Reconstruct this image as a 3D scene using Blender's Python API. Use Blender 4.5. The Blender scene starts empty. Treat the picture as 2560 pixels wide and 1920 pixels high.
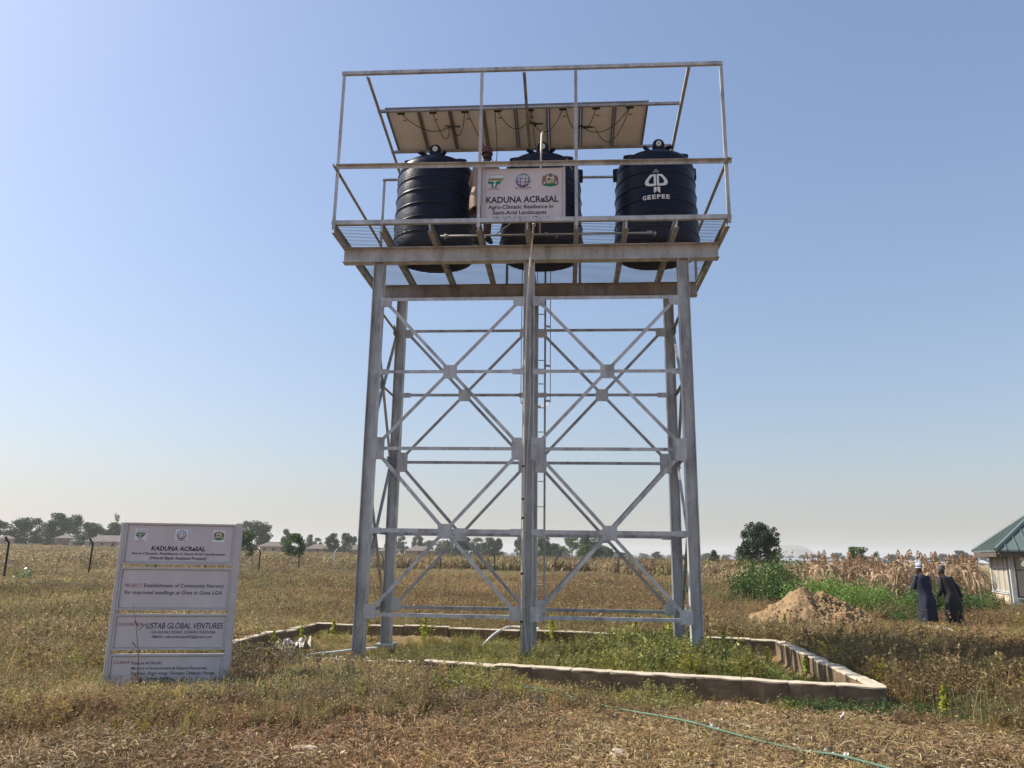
import bpy, bmesh, math, random
import numpy as np
from mathutils import Vector, Matrix, noise as mnoise

random.seed(7)
rng = np.random.default_rng(7)
S = bpy.context.scene
COL = S.collection
PI = math.pi

# ------------------------------------------------------------------ camera, sky, sun, exposure
cd = bpy.data.cameras.new('camera')
cam = bpy.data.objects.new('camera', cd)
COL.objects.link(cam)
cd.sensor_fit = 'HORIZONTAL'
cd.sensor_width = 36.0
cd.lens = 1887.74 / 2560 * 36.0
cd.clip_start = 0.05
cd.clip_end = 20000
CR = Vector((0.9975378, 0.0687565, 0.0138145))
CU = Vector((0.0019383, -0.2239369, 0.9746017))
CF = Vector((-0.0701038, 0.9721753, 0.2235188))
CAMPOS = Vector((0.6165, -12.4105, 1.6))
M = Matrix.Identity(4)
for i in range(3):
    M[i][0] = CR[i]; M[i][1] = CU[i]; M[i][2] = -CF[i]; M[i][3] = CAMPOS[i]
cam.matrix_world = M
S.camera = cam

SUN_AZ = math.radians(-80.0)      # clockwise from +Y; negative is to the left
SUN_EL = math.radians(44.0)
W = bpy.data.worlds.new('World'); S.world = W; W.use_nodes = True
nt = W.node_tree
for n in list(nt.nodes): nt.nodes.remove(n)
sky = nt.nodes.new('ShaderNodeTexSky'); sky.sky_type = 'NISHITA'
sky.sun_disc = False
sky.sun_elevation = SUN_EL
sky.sun_rotation = SUN_AZ % (2 * PI)
sky.altitude = 0
sky.air_density = 1.5
sky.dust_density = 2.0
sky.ozone_density = 6.0
bg = nt.nodes.new('ShaderNodeBackground'); bg.inputs['Strength'].default_value = 0.142
wo = nt.nodes.new('ShaderNodeOutputWorld')
gam = nt.nodes.new('ShaderNodeGamma'); gam.inputs['Gamma'].default_value = 0.77   # compresses the sky's brightness range, a grade on the sky colour
nt.links.new(sky.outputs[0], gam.inputs[0]); tnt = nt.nodes.new('ShaderNodeVectorMath'); tnt.operation = 'MULTIPLY'; tnt.inputs[1].default_value = (0.96, 0.95, 1.04)
nt.links.new(gam.outputs[0], tnt.inputs[0]); nt.links.new(tnt.outputs[0], bg.inputs[0]); nt.links.new(bg.outputs[0], wo.inputs[0])

ld = bpy.data.lights.new('sun', 'SUN'); ld.energy = 4.9; ld.angle = math.radians(0.53)
ld.color = (1.0, 0.93, 0.82)
sun = bpy.data.objects.new('sun', ld); COL.objects.link(sun)
sdir = Vector((math.sin(SUN_AZ) * math.cos(SUN_EL), math.cos(SUN_AZ) * math.cos(SUN_EL), math.sin(SUN_EL)))
sun.rotation_euler = sdir.to_track_quat('Z', 'Y').to_euler()
sun.location = (-20, 5, 20)

S.view_settings.view_transform = 'Standard'
S.view_settings.look = 'None'
S.view_settings.gamma = 1.0
S.view_settings.use_curve_mapping = False
S.view_settings.exposure = 0.60
S.render.engine = 'CYCLES'
try:
    S.cycles.use_denoising = True; S.cycles.denoiser = 'OPENIMAGEDENOISE'; S.cycles.denoising_prefilter = 'ACCURATE'; S.cycles.denoising_input_passes = 'RGB_ALBEDO_NORMAL'
    S.cycles.max_bounces = 6; S.cycles.diffuse_bounces = 3; S.cycles.glossy_bounces = 2
    S.cycles.transmission_bounces = 3; S.cycles.volume_bounces = 1; S.cycles.transparent_max_bounces = 6
    S.cycles.caustics_reflective = False; S.cycles.caustics_refractive = False
except Exception:
    pass

# ------------------------------------------------------------------ helpers: tags and objects
def tag(o, label=None, cat=None, group=None, kind=None):
    if label: o['label'] = label
    if cat: o['category'] = cat
    if group: o['group'] = group
    if kind: o['kind'] = kind
    return o

def thing(name, label, cat, loc=(0, 0, 0), rz=0.0, group=None):
    o = bpy.data.objects.new(name, None); COL.objects.link(o)
    o.empty_display_size = 0.2
    o.location = loc; o.rotation_euler = (0, 0, rz)
    return tag(o, label, cat, group)

def link(name, me, mat=None, parent=None, smooth=False):
    o = bpy.data.objects.new(name, me); COL.objects.link(o)
    if mat is not None and not me.materials: me.materials.append(mat)
    if parent is not None: o.parent = parent
    if smooth: me.polygons.foreach_set('use_smooth', [True] * len(me.polygons))
    return o

def copy_tree(o, parent=None):
    c = o.copy(); COL.objects.link(c); c.parent = parent
    for ch in list(o.children): copy_tree(ch, c)
    return c

class MB:
    """collects simple solids into one mesh"""
    def __init__(s): s.v = []; s.f = []
    def add(s, vs, fs):
        b = len(s.v); s.v += [tuple(v) for v in vs]; s.f += [tuple(b + i for i in f) for f in fs]; return s
    def box(s, x0, x1, y0, y1, z0, z1):
        return s.add([(x0, y0, z0), (x1, y0, z0), (x1, y1, z0), (x0, y1, z0), (x0, y0, z1), (x1, y0, z1), (x1, y1, z1), (x0, y1, z1)],
                     [(0, 3, 2, 1), (4, 5, 6, 7), (0, 1, 5, 4), (1, 2, 6, 5), (2, 3, 7, 6), (3, 0, 4, 7)])
    def prism(s, prof, p0, p1, ax, ay):
        """extrude a 2D profile (CCW seen from p1) from p0 to p1; ax, ay are its 2D axes"""
        p0 = Vector(p0); p1 = Vector(p1); ax = Vector(ax); ay = Vector(ay); n = len(prof)
        vs = [p0 + ax * a + ay * b for a, b in prof] + [p1 + ax * a + ay * b for a, b in prof]
        fs = [(i, (i + 1) % n, n + (i + 1) % n, n + i) for i in range(n)]
        fs += [tuple(range(n - 1, -1, -1)), tuple(range(n, 2 * n))]
        return s.add(vs, fs)
    def tube(s, pts, radii, n=8, cap=True):
        pts = [Vector(p) for p in pts]
        if not hasattr(radii, '__len__'): radii = [radii] * len(pts)
        rings = []; prev = None
        for i, p in enumerate(pts):
            t = (pts[min(i + 1, len(pts) - 1)] - pts[max(i - 1, 0)])
            if t.length < 1e-9: t = Vector((0, 0, 1))
            t.normalize()
            if prev is None:
                a = t.cross(Vector((0, 0, 1)))
                if a.length < 0.05: a = t.cross(Vector((0, 1, 0)))
            else:
                a = prev - t * prev.dot(t)
            a.normalize(); prev = a; b = t.cross(a)
            rr = radii[i]
            ra, rb = (rr if hasattr(rr, '__len__') else (rr, rr))
            rings.append([p + a * math.cos(2 * PI * k / n) * ra + b * math.sin(2 * PI * k / n) * rb for k in range(n)])
        return s.rings(rings, cap)
    def rings(s, rings, cap=True, capb=True):
        n = len(rings[0]); vs = [v for r in rings for v in r]; fs = []
        for i in range(len(rings) - 1):
            for k in range(n):
                fs.append((i * n + k, i * n + (k + 1) % n, (i + 1) * n + (k + 1) % n, (i + 1) * n + k))
        if cap: fs.append(tuple(range((len(rings) - 1) * n, len(rings) * n)))
        if cap and capb: fs.append(tuple(range(n - 1, -1, -1)))
        return s.add(vs, fs)
    def mesh(s, name='mesh'):
        me = bpy.data.meshes.new(name); me.from_pydata([tuple(v) for v in s.v], [], s.f); me.update(); return me
    def build(s, name, mat, parent=None, smooth=False):
        return link(name, s.mesh(name), mat, parent, smooth)

def bevel(o, w=0.01, seg=2):
    m = o.modifiers.new('bevel', 'BEVEL'); m.width = w; m.segments = seg; m.limit_method = 'ANGLE'; m.angle_limit = math.radians(40)
    return o

def np_mesh(name, V, F, attrs=None):
    """V (n,3), F list/array of quads"""
    V = np.asarray(V, dtype=np.float32); F = np.asarray(F, dtype=np.int32)
    me = bpy.data.meshes.new(name)
    me.vertices.add(len(V)); me.vertices.foreach_set('co', V.ravel())
    k = F.shape[1]
    me.loops.add(F.size); me.loops.foreach_set('vertex_index', F.ravel())
    me.polygons.add(len(F)); me.polygons.foreach_set('loop_start', np.arange(0, F.size, k, dtype=np.int32))
    me.update(calc_edges=True)
    if attrs:
        for nme, arr in attrs.items():
            a = me.attributes.new(nme, 'FLOAT', 'POINT'); a.data.foreach_set('value', np.asarray(arr, dtype=np.float32))
    return me

# ------------------------------------------------------------------ materials
MATS = {}
def newmat(name):
    m = bpy.data.materials.new(name); m.use_nodes = True
    t = m.node_tree; b = t.nodes['Principled BSDF']; MATS[name] = m
    return m, t, b

def ramp(t, fac, stops):
    r = t.nodes.new('ShaderNodeValToRGB')
    el = r.color_ramp.elements
    while len(el) < len(stops): el.new(0.5)
    for e, (p, c) in zip(el, stops):
        e.position = p; e.color = (*c, 1) if len(c) == 3 else c
    t.links.new(fac, r.inputs[0]); return r

def noise(t, scale, detail=4, rough=0.55, coord='Object', sc=None, rot=None):
    tc = t.nodes.new('ShaderNodeTexCoord'); out = tc.outputs[coord]
    if sc is not None or rot is not None:
        mp = t.nodes.new('ShaderNodeMapping')
        if sc is not None: mp.inputs['Scale'].default_value = sc
        t.links.new(out, mp.inputs[0]); out = mp.outputs[0]
    n = t.nodes.new('ShaderNodeTexNoise'); n.inputs['Scale'].default_value = scale
    n.inputs['Detail'].default_value = detail; n.inputs['Roughness'].default_value = rough
    t.links.new(out, n.inputs['Vector']); return n

def bumpy(t, b, h, strength=0.3, dist=0.01):
    bp = t.nodes.new('ShaderNodeBump'); bp.inputs['Strength'].default_value = strength; bp.inputs['Distance'].default_value = dist
    t.links.new(h, bp.inputs['Height']); t.links.new(bp.outputs[0], b.inputs['Normal'])

def mixc(t, fac, a, b, mode='MIX'):
    m = t.nodes.new('ShaderNodeMix'); m.data_type = 'RGBA'; m.blend_type = mode
    if isinstance(fac, (int, float)): m.inputs[0].default_value = fac
    else: t.links.new(fac, m.inputs[0])
    for s_, v in ((6, a), (7, b)):
        if isinstance(v, tuple): m.inputs[s_].default_value = (*v, 1) if len(v) == 3 else v
        else: t.links.new(v, m.inputs[s_])
    return m.outputs[2]

def simple(name, col, rough=0.6, metal=0.0, var=0.15, scale=6.0, bump=0.0, sc=None, spec=None):
    m, t, b = newmat(name)
    n = noise(t, scale, 5, 0.6, sc=sc)
    lo = tuple(max(0, c * (1 - var)) for c in col); hi = tuple(min(1, c * (1 + var)) for c in col)
    r = ramp(t, n.outputs['Fac'], [(0.3, lo), (0.7, hi)])
    t.links.new(r.outputs[0], b.inputs['Base Color'])
    b.inputs['Roughness'].default_value = rough; b.inputs['Metallic'].default_value = metal
    if spec is not None: b.inputs['Specular IOR Level'].default_value = spec
    if bump: bumpy(t, b, n.outputs['Fac'], bump, 0.01)
    return m

def galv(name, base, dirty=0.25):
    m, t, b = newmat(name)
    n1 = noise(t, 3.0, 6, 0.65, sc=(1.6, 1.6, 0.45), coord='Object')
    n2 = noise(t, 38.0, 3, 0.6)
    n3 = noise(t, 1.1, 4, 0.7)
    r1 = ramp(t, n1.outputs['Fac'], [(0.28, tuple(c * 0.5 for c in base)), (0.5, base), (0.62, tuple(min(1, c * 1.16) for c in base)), (0.78, tuple(min(1, c * 1.5) for c in base))])
    r2 = ramp(t, n2.outputs['Fac'], [(0.3, (0.85, 0.85, 0.86)), (0.7, (1.1, 1.1, 1.1))])
    c = mixc(t, 1.0, r1.outputs[0], r2.outputs[0], 'MULTIPLY')
    n5 = noise(t, 5.5, 5, 0.7, sc=(1, 1, .6)); r5 = ramp(t, n5.outputs['Fac'], [(0.55, (0, 0, 0)), (0.72, (0.55,) * 3)]); c = mixc(t, r5.outputs[0], c, tuple(min(1, q * 1.55) for q in base))
    r3 = ramp(t, n3.outputs['Fac'], [(0.56, (0, 0, 0)), (0.8, (dirty, dirty, dirty))])
    c = mixc(t, r3.outputs[0], c, (0.16, 0.12, 0.09))
    t.links.new(c, b.inputs['Base Color'])
    b.inputs['Metallic'].default_value = 0.25
    rr = ramp(t, n1.outputs['Fac'], [(0.3, (0.62,) * 3), (0.7, (0.42,) * 3)])
    t.links.new(rr.outputs[0], b.inputs['Roughness'])
    bumpy(t, b, n2.outputs['Fac'], 0.12, 0.002)
    return m

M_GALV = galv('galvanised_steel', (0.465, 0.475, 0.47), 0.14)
M_GALV2 = galv('darker_steel', (0.34, 0.345, 0.345), 0.2)  # darker, browner-patched galvanised steel for the back frame, deck and some ties
M_BAR = simple('grating_steel', (0.035, 0.033, 0.033), 0.8, 0.0)
M_TANK, t_, b_ = newmat('tank_plastic')
n_ = noise(t_, 2.5, 6, 0.6); r_ = ramp(t_, n_.outputs['Fac'], [(0.3, (0.002, 0.005, 0.019)), (0.75, (0.004, 0.009, 0.028))])
t_.links.new(r_.outputs[0], b_.inputs['Base Color'])
n2_ = noise(t_, 9, 5, 0.7, sc=(1, 1, 2.5)); r2_ = ramp(t_, n2_.outputs['Fac'], [(0.3, (0.30,) * 3), (0.75, (0.46,) * 3)])
t_.links.new(r2_.outputs[0], b_.inputs['Roughness']); b_.inputs['Specular IOR Level'].default_value = 0.17
bumpy(t_, b_, n_.outputs['Fac'], 0.5, 0.03)
M_WHITEPAINT = simple('white_print', (0.72, 0.72, 0.70), 0.6, var=0.12, scale=20)
M_GREYPRINT = simple('grey_print', (0.28, 0.28, 0.29), 0.6, var=0.3, scale=30)
M_BOARD = simple('painted_sheet', (0.60, 0.56, 0.56), 0.45, 0.0, 0.07, 3.0, 0.0, sc=(1, 1, 0.6))
M_BOARDFR = simple('painted_steel', (0.53, 0.50, 0.50), 0.5, 0.0, 0.12, 5.0)
M_INK = simple('black_ink', (0.02, 0.018, 0.03), 0.5, var=0.1)
M_BLUEINK = simple('navy_ink', (0.035, 0.035, 0.16), 0.5, var=0.1)
M_REDINK = simple('red_ink', (0.30, 0.03, 0.035), 0.5, var=0.1)
M_GREENINK = simple('green_ink', (0.02, 0.18, 0.08), 0.5, var=0.15)
M_LTGREEN = simple('pale_green_ink', (0.30, 0.42, 0.22), 0.5, var=0.2)
M_LTBLUE = simple('sky_blue_ink', (0.10, 0.35, 0.62), 0.5, var=0.15)
M_PALE = simple('pale_ink', (0.62, 0.72, 0.72), 0.5, var=0.1)
M_BROWNINK = simple('brown_ink', (0.26, 0.11, 0.06), 0.5, var=0.2)
M_YELLOWINK = simple('yellow_ink', (0.55, 0.48, 0.15), 0.5, var=0.2)
M_STICKER = simple('sticker_white', (0.78, 0.77, 0.76), 0.4, var=0.03)
M_PVC = simple('pvc_pipe', (0.60, 0.56, 0.48), 0.45, var=0.15, scale=8)
M_PVCW = simple('white_pipe', (0.62, 0.62, 0.60), 0.4, var=0.12, scale=8)
M_HOSE = simple('green_hose', (0.085, 0.17, 0.105), 0.65, var=0.12, scale=14)
M_CABLE = simple('black_cable', (0.012, 0.012, 0.014), 0.5)
M_ALU = simple('aluminium_frame', (0.42, 0.42, 0.41), 0.4, 0.6)
M_RAIL = simple('panel_rail', (0.17, 0.155, 0.145), 0.5, 0.2)
M_JBOX = simple('junction_box_plastic', (0.015, 0.017, 0.025), 0.45)
M_GLASSD = simple('panel_glass', (0.012, 0.016, 0.035), 0.12)
M_BRASS = simple('white_plug', (0.62, 0.60, 0.52), 0.4)

# solar panel back sheet: pale sheet with the cell gaps showing through
M_BACK, t_, b_ = newmat('panel_backsheet')
tc_ = t_.nodes.new('ShaderNodeTexCoord')
bk_ = t_.nodes.new('ShaderNodeTexBrick'); bk_.offset = 0.0
bk_.inputs['Scale'].default_value = 1.0; bk_.inputs['Mortar Size'].default_value = 0.004; bk_.inputs['Mortar Smooth'].default_value = 0.2
bk_.inputs['Brick Width'].default_value = 0.15; bk_.inputs['Row Height'].default_value = 0.15
bk_.inputs['Color1'].default_value = (0.78, 0.83, 0.90, 1); bk_.inputs['Color2'].default_value = (0.73, 0.78, 0.85, 1)
bk_.inputs['Mortar'].default_value = (0.92, 0.90, 0.87, 1)
t_.links.new(tc_.outputs['Object'], bk_.inputs['Vector']); t_.links.new(bk_.outputs['Color'], b_.inputs['Base Color'])
b_.inputs['Roughness'].default_value = 0.6

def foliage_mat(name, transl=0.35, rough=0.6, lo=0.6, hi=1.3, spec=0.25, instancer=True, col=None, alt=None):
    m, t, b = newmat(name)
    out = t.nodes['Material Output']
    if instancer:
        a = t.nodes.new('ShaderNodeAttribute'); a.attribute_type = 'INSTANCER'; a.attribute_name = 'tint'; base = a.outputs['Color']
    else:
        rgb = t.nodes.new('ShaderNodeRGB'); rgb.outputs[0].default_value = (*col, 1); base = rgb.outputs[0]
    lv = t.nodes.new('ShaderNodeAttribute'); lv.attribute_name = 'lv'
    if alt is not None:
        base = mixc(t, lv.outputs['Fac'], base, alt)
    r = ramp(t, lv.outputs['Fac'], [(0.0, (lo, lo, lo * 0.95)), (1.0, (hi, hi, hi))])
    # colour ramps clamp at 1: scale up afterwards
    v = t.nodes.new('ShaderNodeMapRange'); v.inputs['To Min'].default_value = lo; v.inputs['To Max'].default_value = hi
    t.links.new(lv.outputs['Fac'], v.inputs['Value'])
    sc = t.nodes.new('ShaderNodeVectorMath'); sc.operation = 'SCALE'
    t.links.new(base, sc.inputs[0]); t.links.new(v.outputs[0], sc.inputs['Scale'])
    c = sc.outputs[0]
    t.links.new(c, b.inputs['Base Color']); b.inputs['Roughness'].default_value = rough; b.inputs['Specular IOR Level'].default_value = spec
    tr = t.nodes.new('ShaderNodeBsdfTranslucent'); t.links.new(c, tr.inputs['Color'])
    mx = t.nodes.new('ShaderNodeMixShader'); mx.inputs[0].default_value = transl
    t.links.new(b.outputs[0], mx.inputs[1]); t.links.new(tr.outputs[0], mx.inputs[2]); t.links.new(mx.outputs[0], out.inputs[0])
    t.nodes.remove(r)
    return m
M_VEG = foliage_mat('dry_vegetation', 0.35, 0.55)
M_STRAW = foliage_mat('straw', 0.2, 0.6, 0.5, 1.3)

# ------------------------------------------------------------------ terrain
def sstep(a, b, x):
    t = np.clip((x - a) / (b - a), 0, 1); return t * t * (3 - 2 * t)
AZ = np.radians(np.array([-60, -35.3, -20.9, -10.9, 2.5, 8.3, 60]))
AZH = np.array([3.6, 3.3, 1.75, 1.6, 0.7, 0.0, 0.0])
WALL = {'back': ((-4.61, 3.85), (-0.29, 3.28), (4.52, 2.24)), 'right': ((4.52, 2.24), (4.32, -2.93)),
        'front': ((4.32, -2.93), (-0.81, -1.74), (-4.9, -0.8)), 'left': ((-4.9, -0.8), (-4.8, 0.1), (-4.61, 3.85))}
QUAD = np.array([(-4.9, -0.8), (4.32, -2.93), (4.52, 2.24), (-4.61, 3.85)])
def inside(x, y):
    r = np.full(np.shape(x), 1e9)
    for i in range(4):
        a = QUAD[i]; b = QUAD[(i + 1) % 4]; e = b - a; L = np.hypot(*e)
        d = ((x - a[0]) * -e[1] + (y - a[1]) * e[0]) / L
        r = np.minimum(r, d)
    return r          # signed distance, positive inside
def gnd(x, y):
    x = np.asarray(x, float); y = np.asarray(y, float)
    dx = x - 0.62; dy = y + 12.41; D = np.hypot(dx, dy); az = np.arctan2(dx, dy)
    z = np.interp(az, AZ, AZH) * sstep(80, 300, D) * (dy > 0)
    z = z + 0.035 * np.sin(x * 0.9 + 1.3) * np.cos(y * 0.7) + 0.02 * np.sin(x * 2.3 + y * 1.7)
    s = inside(x, y)
    z = z - 0.13 * sstep(0.0, 0.6, s) * sstep(-1.0, 1.5, y) - 0.12 * sstep(0.0, 0.4, s) * sstep(3.0, 3.9, x)
    # earth pushed up against the buried left half of the front wall
    fy = np.interp(x, [-4.9, -0.81, 4.32], [-0.8, -1.74, -2.93])
    bank = np.exp(-((fy - 0.45 - y) / 0.85) ** 2) * sstep(-0.8, -2.0, x) * sstep(-6.5, -4.6, x)
    z = z + 0.10 * bank
    z = z - 0.10 * np.exp(-((x + 4.3) / 1.2) ** 2 - ((y + 3.4) / 1.0) ** 2)
    z = z - 0.13 * np.exp(-((fy - 0.45 - y) / 0.6) ** 2) * sstep(0.2, 1.6, x) * sstep(6, 4.4, x)
    return z
def gz(x, y): return float(gnd(x, y))

def axis(lo_far, lo, hi, hi_far, step, k=1.13):
    a = list(np.arange(lo, hi + 1e-6, step)); s = step
    while a[-1] < hi_far: s *= k; a.append(a[-1] + s)
    s = step; b = [lo]
    while b[-1] > lo_far: s *= k; b.append(b[-1] - s)
    return np.array(b[:0:-1] + a)
gx = axis(-5500, -7, 8, 5500, 0.08, 1.09); gy = axis(-200, -9, 6, 4650, 0.08, 1.07)
GX, GY = np.meshgrid(gx, gy)
GZ = gnd(GX, GY)
cl = np.clip(1 - (np.hypot(GX, GY + 6) - 9) / 8, 0, 1)
GZ = GZ + cl * 0.02 * (np.sin(GX * 11 + 3 * np.sin(GY * 5)) * np.sin(GY * 13 + 2 * np.cos(GX * 7))) + cl * rng.normal(0, 0.007, GX.shape)
nx, ny = len(gx), len(gy)
idx = np.arange(nx * ny).reshape(ny, nx)
F = np.stack([idx[:-1, :-1], idx[:-1, 1:], idx[1:, 1:], idx[1:, :-1]], -1).reshape(-1, 4)
me = np_mesh('ground', np.stack([GX, GY, GZ], -1).reshape(-1, 3), F)
me.polygons.foreach_set('use_smooth', [True] * len(me.polygons))
M_SOIL, t_, b_ = newmat('dry_soil')
n1 = noise(t_, 0.35, 6, 0.6); n2 = noise(t_, 7, 8, 0.7); n3 = noise(t_, 60, 4, 0.7); n4 = noise(t_, 0.09, 4, 0.6)
r1 = ramp(t_, n1.outputs['Fac'], [(0.35, (0.27, 0.15, 0.085)), (0.65, (0.37, 0.24, 0.15))])
r2 = ramp(t_, n2.outputs['Fac'], [(0.3, (0.55, 0.55, 0.55)), (0.7, (1.15, 1.12, 1.08))])
c = mixc(t_, 1.0, r1.outputs[0], r2.outputs[0], 'MULTIPLY')
# away from the worn foreground the soil carries litter and low growth
tc_ = t_.nodes.new('ShaderNodeTexCoord'); sx = t_.nodes.new('ShaderNodeSeparateXYZ'); t_.links.new(tc_.outputs['Object'], sx.inputs[0])
mr = t_.nodes.new('ShaderNodeMapRange'); mr.inputs['From Min'].default_value = -4; mr.inputs['From Max'].default_value = 6
t_.links.new(sx.outputs['Y'], mr.inputs['Value'])
r4 = ramp(t_, n4.outputs['Fac'], [(0.35, (0.22, 0.17, 0.075)), (0.55, (0.26, 0.195, 0.09)), (0.7, (0.31, 0.235, 0.12))])
lit = mixc(t_, 1.0, r4.outputs[0], r2.outputs[0], 'MULTIPLY')
c = mixc(t_, mr.outputs[0], c, lit)
r3 = ramp(t_, n3.outputs['Fac'], [(0.3, (0.75,) * 3), (0.7, (1.2,) * 3)])
c = mixc(t_, 1.0, c, r3.outputs[0], 'MULTIPLY')
t_.links.new(c, b_.inputs['Base Color']); b_.inputs['Roughness'].default_value = 0.95; b_.inputs['Specular IOR Level'].default_value = 0.15
bumpy(t_, b_, n2.outputs['Fac'], 0.9, 0.03)
tag(link('ground', me, M_SOIL), 'dry reddish brown earth under weeds and stubble reaching to the horizon', kind='structure')

# far hills: one low mesa and rolling ridges along the right part of the horizon
def at_az(deg, D): return (0.62 + D * math.sin(math.radians(deg)), -12.41 + D * math.cos(math.radians(deg)))
M_HILL = simple('hill_scrub', (0.10, 0.095, 0.06), 0.95, var=0.45, scale=0.012)
def ridge(name, label, a0, a1, D, fn, depth=500, n=220):
    V = []; F = []
    for i in range(n + 1):
        a = a0 + (a1 - a0) * i / n; h = fn(a)
        for (dd, hh) in ((-depth, -1.0), (-depth * 0.45, h * 0.55), (-depth * 0.1, h * 0.95), (0, h), (depth * 0.5, h * 0.6), (depth, -1.0)):
            x, y = at_az(a, D + dd); V.append((x, y, hh + 0.0))
    for i in range(n):
        for k in range(5):
            b = i * 6 + k; F.append((b, b + 1, b + 7, b + 6))
    tag(link(name, np_mesh(name, V, F), M_HILL, smooth=True), label, kind='structure')
def bump1(a, c, w, h): return h * math.exp(-((a - c) / w) ** 4)
ridge('hills', 'low hazy rolling hills along the right horizon', -14, 44, 3300,
      lambda a: 14 + 9 * sstep(-8, 12, a) + 5 * math.sin(a * 0.55) + 3 * math.sin(a * 1.7 + 1) + 1.8 * mnoise.noise(Vector((a * 2.5, 0, 0))))
ridge('mesa', 'flat topped hazy hill standing on the right horizon', 13.5, 20.5, 3000,
      lambda a: -1 + 60 * float(sstep(13.6, 15.0, a)) * (1 - float(sstep(16.2, 18.8, a))) , 350, 90)
ridge('hills', 'faint far ridge behind the left and middle trees', -48, 6, 3600,
      lambda a: 16 + 6 * math.sin(a * 0.4 + 2) + 2.5 * mnoise.noise(Vector((a * 1.5, 3, 0))))

# ------------------------------------------------------------------ the tank tower
X0, X1, D1 = -2.655, 2.642, 1.90
LV = (5.948, 4.652, 3.340, 1.999, 0.681)
tower = thing('tank_tower', 'tall galvanised steel tower on six braced columns carrying three black tanks', 'water tower', (0, 0, 0))
def I_prof(h, b, tw=0.008, tf=0.011):
    return [(-b / 2, -h / 2), (b / 2, -h / 2), (b / 2, -h / 2 + tf), (tw / 2, -h / 2 + tf), (tw / 2, h / 2 - tf), (b / 2, h / 2 - tf),
            (b / 2, h / 2), (-b / 2, h / 2), (-b / 2, h / 2 - tf), (-tw / 2, h / 2 - tf), (-tw / 2, -h / 2 + tf), (-b / 2, -h / 2 + tf)]
def L_prof(a, b, t=0.006): return [(0, 0), (a, 0), (a, t), (t, t), (t, b), (0, b)]
VX, VY, VZ = Vector((1, 0, 0)), Vector((0, 1, 0)), Vector((0, 0, 1))
# columns: web faces the camera, flanges run front to back
for x, y in ((X0, 0), (0, 0), (X1, 0), (X0, D1), (0.0, D1), (X1, D1)):
    m = MB(); m.prism(I_prof(0.185, 0.17), (x, y, -0.35), (x, y, 6.655), VY, -VX)
    m.build('leg', M_GALV, tower)
for x, y in ((0, 0), (X1, 0), (0, D1), (X0, D1)):
    m = MB(); m.box(x - 0.17, x + 0.17, y - 0.15, y + 0.15, -0.05, 0.035 if y else 0.02)
    m.build('base_plate', M_GALV2, tower)
# main beams
for (y, xa, xb) in ((0, -3.32, 3.26), (D1, -3.05, 3.21)):
    m = MB(); m.prism(I_prof(0.277, 0.165), (xa, y, 6.796), (xb, y, 6.796), -VY, VZ)
    m.build('main_beam', M_GALV if y == 0 else M_GALV2, tower)
# flat gussets (front and back frames) and braces
def plate(cx, cz, w, h, y, clip=None, t=0.008, axis='y', mat=M_GALV):
    hw, hh = w / 2, h / 2
    pts = [(-hw, -hh), (hw, -hh), (hw, hh), (-hw, hh)]
    if clip:
        c = 0.045
        pts = []
        for (sx_, sz_) in ((-1, -1), (1, -1), (1, 1), (-1, 1)):
            if (sx_, sz_) in clip:
                a = (sx_ * hw, sz_ * (hh - c)); b = (sx_ * (hw - c), sz_ * hh)
                pts += ([a, b] if (sx_ * sz_ > 0) else [b, a])
            else: pts.append((sx_ * hw, sz_ * hh))
    m = MB()
    if axis == 'y': m.prism(pts, (cx, y, cz), (cx, y - t, cz), VX, VZ)
    else: m.prism(pts, (y, cx, cz), (y + t, cx, cz), VY, VZ)
    return m.build('gusset_plate', mat, tower)
def bar(p0, p1, nrm, up_off, mat=M_GALV, w=0.056, name='brace'):
    """an angle bar from p0 to p1, one leg flat on the plane with normal nrm"""
    p0 = Vector(p0); p1 = Vector(p1); d = (p1 - p0).normalized(); nrm = Vector(nrm)
    ax = d.cross(nrm).normalized()
    q0 = p0 - ax * w / 2 - nrm * up_off; q1 = p1 - ax * w / 2 - nrm * up_off
    m = MB(); m.prism([(0, 0), (w, 0), (w, -0.006), (0.006, -0.006), (0.006, -w), (0, -w)], q0, q1, ax, nrm)
    m.build(name, mat, tower)
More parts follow.
